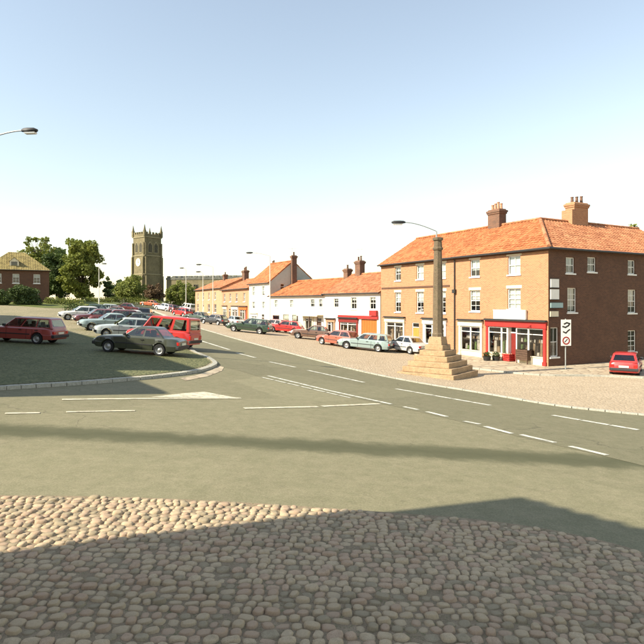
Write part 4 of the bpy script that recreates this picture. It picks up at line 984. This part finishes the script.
LP = 'cars parked in the left car park'; RPK = 'cars parked along the shops'
V = .10  # car park sits a little above the road sheet
def A(px, py): p = at(px, py); return (p.x, p.y)
def put(kind, paint, px, py, hd, label, group, lift=.05, **kw):
    """px,py: photo pixel of the middle of the car's footprint"""
    return car(kind, paint, A(px, py), R(hd), label, group, lift, **kw)
# right-hand row, from the cross towards the church (heading in degrees, 0 = +X, 90 = away)
put('saloon', 'palegrey', 405, 353, 128, 'pale grey saloon with dark windows parked just left of the market cross', RPK)
put('estate', 'greyteal', 365, 350.5, 158, 'pale teal estate car parked in front of the orange garage door', RPK)
put('hatch', 'rust', 338, 346.5, 140, 'faded rust-red hatchback tucked behind the pale teal estate car', RPK)
put('saloon', 'brown', 313, 340, 172, 'low dark brown saloon parked before the canopied porch', RPK)
put('hatch', 'red', 285, 333.5, 165, 'bright red hatchback parked outside the bow windows', RPK)
put('hatch', 'dullred', 273, 331.5, 150, 'dull red hatchback partly hidden behind the bright red hatchback', RPK)
put('estate', 'dkgreen', 249, 333, 168, 'large dark green estate car in the right-hand row', RPK)
put('saloon', 'silver', 234, 326, 125, 'silver saloon behind the dark green estate car', RPK)
put('hatch', 'black', 214, 325, 150, 'black hatchback between silver saloon and far green saloon', RPK)
put('saloon', 'dkgreen', 198, 321.5, 150, 'dark green saloon parked below the cream terrace house', RPK)
put('hatch', 'red', 182, 316.5, 140, 'red hatchback beside the white van near the far end', RPK)
put('van', 'white', 187, 312, 140, 'white van parked at the far end of the cream terrace', RPK, name='parked_van', cat='van')
put('hatch', 'white', 164, 311, 150, 'white hatchback nearest the church tower', RPK)
put('hatch', 'maroon', 170, 312, 140, 'maroon hatchback next to the white hatchback by the church', RPK)
put('saloon', 'orange', 150, 306.5, 165, 'orange-red saloon below the yellow-green bush', RPK)
# left-hand car park
put('estate', 'dullred', 22, 344, 176, 'dull red estate car standing alone in shade at the left edge', LP, V)
put('saloon', 'olive', 141, 355, 174, 'dark olive saloon in shade at the front of the car park', LP, V)
put('van', 'red', 163, 348, 168, 'bright red van with side windows behind the olive saloon', LP, V, name='parked_van', cat='van')
put('hatch', 'silver', 124, 339, 205, 'silver hatchback left of the bright red van', LP, V)
put('saloon', 'greyteal', 108, 331.5, 212, 'grey-teal saloon third in the packed left row', LP, V)
put('hatch', 'maroon', 96, 325, 212, 'maroon hatchback next to the white one at the left end', LP, V)
put('hatch', 'white', 80, 321, 212, 'white hatchback at the left end of the packed row', LP, V)
put('saloon', 'brown', 112, 320, 195, 'dark brown saloon at the back of the packed row', LP, V)
put('hatch', 'silver', 104, 315, 205, 'pale silver hatchback behind the maroon hatchback', LP, V)
put('hatch', 'black', 145, 321, 100, 'small black hatchback parked beyond the bright red van', LP, V)
put('saloon', 'maroon', 124, 312.5, 190, 'small maroon saloon farthest up the left car park', LP, V)
put('hatch', 'olive', 133, 330, 205, 'olive hatchback hidden behind the silver hatchback', LP, V)
put('saloon', 'white', 128, 325.5, 208, 'white saloon in the middle of the packed left row', LP, V)
put('estate', 'maroon', 113, 326, 210, 'maroon estate car behind the grey-teal saloon', LP, V)
put('hatch', 'dkgreen', 90, 316.5, 208, 'dark green hatchback at the back left of the packed row', LP, V)
# side street
put('hatch', 'red', 626, 374.5, 58, 'bright red hatchback parked against the dark side wall', None, .05)

# ------------------------------------------------------------------ street lamps and signs
def street_lamp(x, y, h, arm, adir, label, rise=.6, mat='grey', head=.75):
    z = G(x, y); r = thing('street_lamp', label, 'street lamp', (x, y, z), math.atan2(adir[1], adir[0]), 'street lamps')
    MB().tube([(0,0,-.3),(0,0,1.3),(0,0,1.35),(0,0,h)], [.10,.10,.075,.05], 10).build('column', mat, r, smooth=40)
    pts = [(arm*t, 0, h+rise*math.sin(t*math.pi/2)) for t in [i/8 for i in range(9)]]
    MB().tube(pts, .032, 8).build('arm', mat, r, smooth=40)
    e = pts[-1]; hm = MB(); hr = []
    for t, wy, zt_, zb in ((-.12, .05, .05, -.05), (0, .11, .09, -.07), (.3*head, .15, .10, -.10), (.8*head, .14, .09, -.10), (head, .06, .04, -.05)):
        hr.append([(e[0]+t, y_*wy, e[2]+(zt_ if s_ > 0 else zb)*f) for y_, s_, f in ((-1, -1, .5), (-.6, -1, 1), (.6, -1, 1), (1, -1, .5), (1, 1, .3), (.6, 1, 1), (-.6, 1, 1), (-1, 1, .3))])
    hm.ring(hr).build('lamp_head', 'trim', r, smooth=40)
    MB().box(e[0]+.1*head, -.1, e[2]-.16, e[0]+.85*head, .1, e[2]-.1, taper=-.02).build('lamp_lens', 'lamp_l', r)
    return r
street_lamp(-15.0, 25.2, 9.7, 1.7, (1, -.1), 'street lamp whose head reaches in at the upper left', rise=.3, head=.62)
street_lamp(7.2, 35.2, 8.7, 2.1, (-1, -.05), 'street lamp with long bracket rising behind the market cross', rise=.55, mat='grey')
def lampat(px, Y, top, arm, adir, label, mat='greyp', rise=.4):
    x = (px-322)/F*Y; return street_lamp(x, Y, ray(px, top, Y).z-G(x, Y), arm, adir, label, rise, mat)
lampat(270, 72, 256, 2.3, (-1, -.1), 'pale street lamp in front of the tall white gabled house')
lampat(213, 93, 267, 2.0, (-1, -.1), 'pale street lamp before the salmon brick house')
lampat(203, 100, 274, .5, (-1, -.1), 'short pale lamp column by the cream terrace house')
lampat(186, 112, 270, .5, (-1, -.1), 'pale lamp column standing against the far yellow trees')
lampat(99, 96, 266, .6, (1, -.1), 'pale lamp column against the big dark tree on the left')

sp_ = at(565.5, 371.5)
sg = thing('parking_sign', 'tall white traffic sign with black marks and red ring on grey post', 'sign', (sp_.x, sp_.y, G(sp_.x, sp_.y)+.04), R(8))
MB().tube([(0,0,0),(0,0,3.35)], .038, 8).build('post', 'grey', sg, smooth=40)
MB().box(-.34, -.075, 1.62, .34, -.045, 3.3).build('board', 'white', sg)
def stroke(pts, r=.035):
    mb = MB()
    for a, b in zip(pts, pts[1:]):
        d = Vector((b[0]-a[0], b[1]-a[1])).normalized(); n = Vector((-d.y, d.x))*r; a2 = Vector(a)-d*r*.6; b2 = Vector(b)+d*r*.6
        mb.quad((a2.x-n.x, -.08, a2.y-n.y), (b2.x-n.x, -.08, b2.y-n.y), (b2.x+n.x, -.08, b2.y+n.y), (a2.x+n.x, -.08, a2.y+n.y))
    return mb
stroke([(-.24,2.86),(-.05,2.80),(.16,2.92),(.24,3.04),(.05,3.10),(-.14,3.02)], .05).build('black_mark', 'black', sg, fix=False)
stroke([(-.2,2.52),(-.02,2.44),(.12,2.58),(.24,2.66)], .045).build('black_mark', 'black', sg, fix=False)
ringp = [(math.cos(2*math.pi*i/20)*.22, 1.95+math.sin(2*math.pi*i/20)*.22) for i in range(21)]
stroke(ringp, .04).build('red_ring', 'red', sg, fix=False); stroke([(-.1,1.86),(.08,2.04)], .03).build('black_mark', 'black', sg, fix=False)
# boards on the shaded side wall of the corner building
def wallboard(t, z0, z1, wd_, mat, label, marks=True):
    o = C0+sdir*t; b = thing('wall_sign', label, 'sign', (o.x+edir.x*.03, o.y+edir.y*.03, z0), math.atan2(sdir.y, sdir.x), 'signs on the side wall')
    MB().box(-wd_/2, -.06, 0, wd_/2, 0, z1-z0).build('board', mat, b)
    f = MB(); h = z1-z0
    f.box(-wd_/2-.03, -.075, -.03, wd_/2+.03, -.003, -.001); f.box(-wd_/2-.03, -.075, h+.001, wd_/2+.03, -.003, h+.03); f.build('frame', 'black', b)
    if marks:
        m = MB(); k = 0; zz = h-.14
        while zz > .08:
            ww = wd_*rnd.uniform(.2, .36); m.box(-ww, -.066, zz-.03, ww, -.061, zz+.02); zz -= .15
        m.build('faded_lines', 'trim' if mat != 'teal' else 'white', b)
wallboard(.55, 5.45, 6.02, .8, 'white', 'topmost white square board on the dark side wall', False)
wallboard(.55, 4.65, 5.33, .82, 'white', 'larger white board directly below the topmost board on the side wall', False)
wallboard(.75, 4.08, 4.42, 1.2, 'teal', 'wide pale teal board on the dark side wall', False)
wallboard(.5, 3.48, 3.85, .8, 'cream', 'small cream board lowest on the dark side wall', False)
o = C0+fdir*4.75
sb = thing('white_shop_board', 'long white board standing on the cornice above the red shopfront', 'sign', (o.x-sdir.x*.12, o.y-sdir.y*.12, 3.24), math.atan2(edir.y, edir.x))
MB().box(0, -.1, 0, 3.0, .06, .62).build('board', 'white', sb); MB().box(-.03, -.12, .623, 3.03, .06, .67).build('top_rail', 'white', sb)

# goods outside the shop
def onpave(px, py): p = at(px, py); return Vector((p.x, p.y, G(p.x, p.y)+.14))
def leafball(mb, c, r, n, size, seed, flat=1.0):
    rr = random.Random(seed)
    for _ in range(n):
        d = Vector((rr.gauss(0,1), rr.gauss(0,1), rr.gauss(0,1))).normalized()*r*rr.uniform(.5, 1); p = Vector(c)+Vector((d.x, d.y, d.z*flat))
        a = Vector((rr.gauss(0,1), rr.gauss(0,1), rr.gauss(0,1))).normalized(); b = a.orthogonal().normalized(); s_ = size*rr.uniform(.6, 1.3)
        mb.quad(p-a*s_, p+b*s_*.6, p+a*s_, p-b*s_*.6)
for px, lb in ((487, 'round black tub of dark plants left of the red crate'), (496, 'round black tub of dark plants touching the red crate')):
    p = onpave(px, 362.5); t_ = thing('plant_tub', lb, 'planter', p, 0, 'plant tubs outside the shop')
    MB().ring([[(math.cos(a)*r, math.sin(a)*r, z) for a in [2*math.pi*i/14 for i in range(14)]] for z, r in ((0, .24), (.28, .30), (.32, .32), (.32, .27), (.27, .26))]).build('tub', 'black', t_, smooth=40)
    lb_ = MB(); leafball(lb_, (0,0,.45), .3, 160, .07, px, .7); lb_.build('foliage', 'leaf_d', t_, fix=False)
p = onpave(508, 363); t_ = thing('red_crate', 'red slatted crate on the pavement by the shop door', 'crate', p, math.atan2(edir.y, edir.x))
for k in range(4): MB().box(-.35, -.25, .04+k*.13, .35, -.22, .14+k*.13).build('slat', 'red', t_); MB().box(-.35, .22, .04+k*.13, .35, .25, .14+k*.13).build('slat', 'red', t_)
for k in range(4):
    for x in (-.35, .32): MB().box(x, -.217, .04+k*.13, x+.03, .217, .14+k*.13).build('slat', 'red', t_)
MB().box(-.315, -.215, 0, .315, .215, .035).build('base', 'dkred', t_)
gm = MB()
for k in range(16): x, y_ = rnd.uniform(-.24, .24), rnd.uniform(-.14, .14); gm.ring([[(x+math.cos(a)*r, y_+math.sin(a)*r, z) for a in [2*math.pi*i/8 for i in range(8)]] for z, r in ((.3, .03), (.42, .07), (.5, .075), (.56, .04))])
gm.build('fruit', 'goods', t_, smooth=60)
p = onpave(524.5, 365.5); t_ = thing('display_stand', 'dark wooden display stand on legs outside the red shopfront', 'stand', p, math.atan2(edir.y, edir.x))
for x in (-.5, .44):
    for y_ in (-.28, .22): MB().box(x, y_, 0, x+.06, y_+.06, .25).build('leg', 'wood', t_)
for k in range(5): MB().box(-.52, -.32, .255+k*.15, .52, -.29, .385+k*.15).build('slat', 'wood', t_); MB().box(-.52, .27, .255+k*.15, .52, .3, .385+k*.15).build('slat', 'wood', t_)
MB().box(-.52, -.287, .252, -.49, .267, .98).build('end_panel', 'wood', t_); MB().box(.49, -.287, .252, .52, .267, .98).build('end_panel', 'wood', t_)
MB().box(-.48, -.28, .86, .48, .26, .9).build('tray', 'wood', t_)

# ------------------------------------------------------------------ trees and shrubs
def tree(name, label, x, y, h, rx, rz, mat, seed, clumps=60, leaves=110, ls=.22, trunk_h=.28, group='trees', cat='tree', wisp=0, zoff=0, base_spread=0):
    z = G(x, y)-.3+zoff; t_ = thing(name, label, cat, (x, y, z), 0, group); rr = random.Random(seed)
    cz_ = h-rz; cl = []
    for i in range(clumps):
        while True:
            d = Vector((rr.uniform(-1,1), rr.uniform(-1,1), rr.uniform(-1,1)))
            if .12 < d.length < 1 : break
        d *= (.55+.45*rr.random())/max(.55, d.length)*.95 if rr.random() < .75 else 1
        lob = 1+.28*noise.noise(d*1.9+Vector((seed*1.3, 0, 0)))
        p = Vector((d.x*rx*lob, d.y*rx*lob, cz_+d.z*rz*lob)); cl.append((p, rr.uniform(.45, 1.0)*rx*.25+.25))
    tr = MB(); th = h*trunk_h; r0 = max(.06, h*.022)
    tr.tube([(0,0,-.3),(.05,0,th*.5),(0,.08,th),(0,0,cz_),(0,0,h*.9)], [r0*1.35, r0, r0*.85, r0*.5, r0*.1], 8)
    for p, _ in cl[::4]:
        b = Vector((0,0,th+rr.random()*(cz_-th)*.7)); m = b.lerp(p, .5)+Vector((0,0,-.05*h*rr.random())); tr.tube([b, m, p], [r0*.4, r0*.25, r0*.06], 5)
    tr.build('trunk', 'bark', t_, smooth=60)
    cr = MB(); tr_w = []
    for k, (p, r) in enumerate(cl): leafball(cr, p, r, leaves, ls, seed*1000+k, .8)
    if wisp:
        for k in range(wisp):
            a = rr.uniform(0, 6.28); p = Vector((math.cos(a)*rx*rr.uniform(.2,.7), math.sin(a)*rx*.5, h+rr.uniform(-.09,.035)*h)); tr_w.append(p); leafball(cr, p, .6, 38, ls, seed*77+k)
    if tr_w:
        tw_ = MB()
        for p in tr_w: tw_.tube([(0,0,h*.62), (p.x*.5, p.y*.5, h*.82), p], [r0*.35, r0*.2, r0*.08], 5)
        tw_.build('limb', 'bark', t_, smooth=60)
    cr.build('crown', mat, t_, fix=False)
    return t_
def tpx(px, Y): return (px-322)/F*Y, Y
def topz(py, Y, x): return ray(0, py, Y).z-G(x, Y)+.3
def T_(name, label, px, top, Y, wpx, rzf, mat, seed, **kw):
    x, y = tpx(px, Y); h = topz(top, Y, x); rx = wpx/2*Y/F; return tree(name, label, x, y, h, rx, h*rzf, mat, seed, **kw)
T_('feathery_tree', 'tall loose feathery tree rising behind the tile-roofed house', 40, 240, 122, 40, .46, 'leaf_m', 3, clumps=80, leaves=90, ls=.27, wisp=9)
T_('broad_tree', 'big dense round-topped tree beside the pale lamp column', 82, 239, 112, 40, .49, 'leaf_m', 5, clumps=125, leaves=125, ls=.27, trunk_h=.15)
T_('dark_tree', 'dark tree filling the gap between the feathery and round-topped trees', 58, 248, 118, 40, .49, 'leaf_d', 8, clumps=130, leaves=110, ls=.27, trunk_h=.12)
T_('slim_conifer', 'small dark pointed conifer left of the church bush', 108, 275, 130, 9, .5, 'leaf_d', 11, clumps=30, leaves=70, ls=.18, trunk_h=.1)
T_('church_bush', 'large yellow-green bushy tree in front of the church tower', 131, 274, 140, 34, .5, 'leaf_y', 13, clumps=80, leaves=90, ls=.24, trunk_h=.1)
T_('copper_tree', 'small copper-leaved tree at the foot of the tower', 153, 284, 135, 20, .5, 'leaf_c', 15, clumps=45, leaves=80, ls=.22, trunk_h=.1)
T_('yellow_tree', 'rounded yellowish tree before the church nave', 178, 281, 140, 26, .5, 'leaf_y', 17, clumps=60, leaves=80, ls=.24, trunk_h=.1)
T_('small_yellow_tree', 'small yellow-green tree next to the cream terrace end', 190, 285, 150, 16, .5, 'leaf_y', 18, clumps=40, leaves=80, ls=.24, trunk_h=.1)
T_('dark_shrub', 'big dark rounded shrub in front of the tile-roofed house', 23, 286, 84, 34, .5, 'leaf_d', 21, clumps=60, leaves=110, ls=.16, trunk_h=.08, group='shrubs', cat='shrub')
T_('dark_shrub', 'low dark shrub at the left edge of the picture', 0, 292, 80, 26, .5, 'leaf_d', 22, clumps=40, leaves=90, ls=.16, trunk_h=.08, group='shrubs', cat='shrub')
T_('background_tree', 'pale green tree top showing above the right-hand roof edge', 632, 226, 62, 26, .35, 'leaf_y', 24, clumps=70, leaves=80, ls=.2)
T_('background_tree', 'dark tree behind the church bush and lamp columns', 118, 282, 165, 26, .5, 'leaf_d', 26, clumps=50, leaves=80, ls=.28, trunk_h=.1)
T_('background_tree', 'distant green tree beyond the left trees', 8, 270, 150, 40, .5, 'leaf_m', 27, clumps=60, leaves=80, ls=.3, trunk_h=.1)
def hedge(label, a, b, h, wd_, mat, seed):
    A_, B_ = Vector((a[0], a[1], 0)), Vector((b[0], b[1], 0)); m = (A_+B_)/2; rr = random.Random(seed); z = G(m.x, m.y)
    t_ = thing('hedge', label, 'hedge', (m.x, m.y, z), 0, 'hedges'); cr = MB(); n = int((B_-A_).length/.5)
    for k in range(n):
        p = A_.lerp(B_, (k+.5)/n); leafball(cr, (p.x-m.x, p.y-m.y, G(p.x, p.y)-z+h*.5), wd_*rr.uniform(.8, 1.15), 90, .12, seed*99+k, h*.55/wd_)
    cr.build('foliage', mat, t_, fix=False)
    st_ = MB()
    for k in range(n): p = A_.lerp(B_, (k+.5)/n); st_.tube([(p.x-m.x, p.y-m.y, G(p.x, p.y)-z-.1), (p.x-m.x, p.y-m.y, G(p.x, p.y)-z+h*.7)], .03, 5)
    st_.build('stem', 'bark', t_)
hedge('bright sunlit hedge below the big round-topped tree', tpx(46, 90), tpx(82, 90), 1.3, .8, 'leaf_y', 31)
hedge('dark low hedge above the left row of parked cars', tpx(66, 74), tpx(86, 74), 1.2, .8, 'leaf_d', 33)
hedge('long bright hedge between conifer and church bush', tpx(84, 100), tpx(112, 104), .9, .7, 'leaf_y', 35)
hedge('mixed hedge at the foot of the church bush', tpx(112, 128), tpx(160, 128), 1.6, 1.0, 'leaf_m', 36)
# grass bank below the trees
gp = [tpx(-8, 80), tpx(44, 78), tpx(70, 82), tpx(112, 96), tpx(128, 112), tpx(112, 150), tpx(0, 150), tpx(-60, 110)]
drape('grass_bank', gp, .13, 'grass', 2.0, .3)
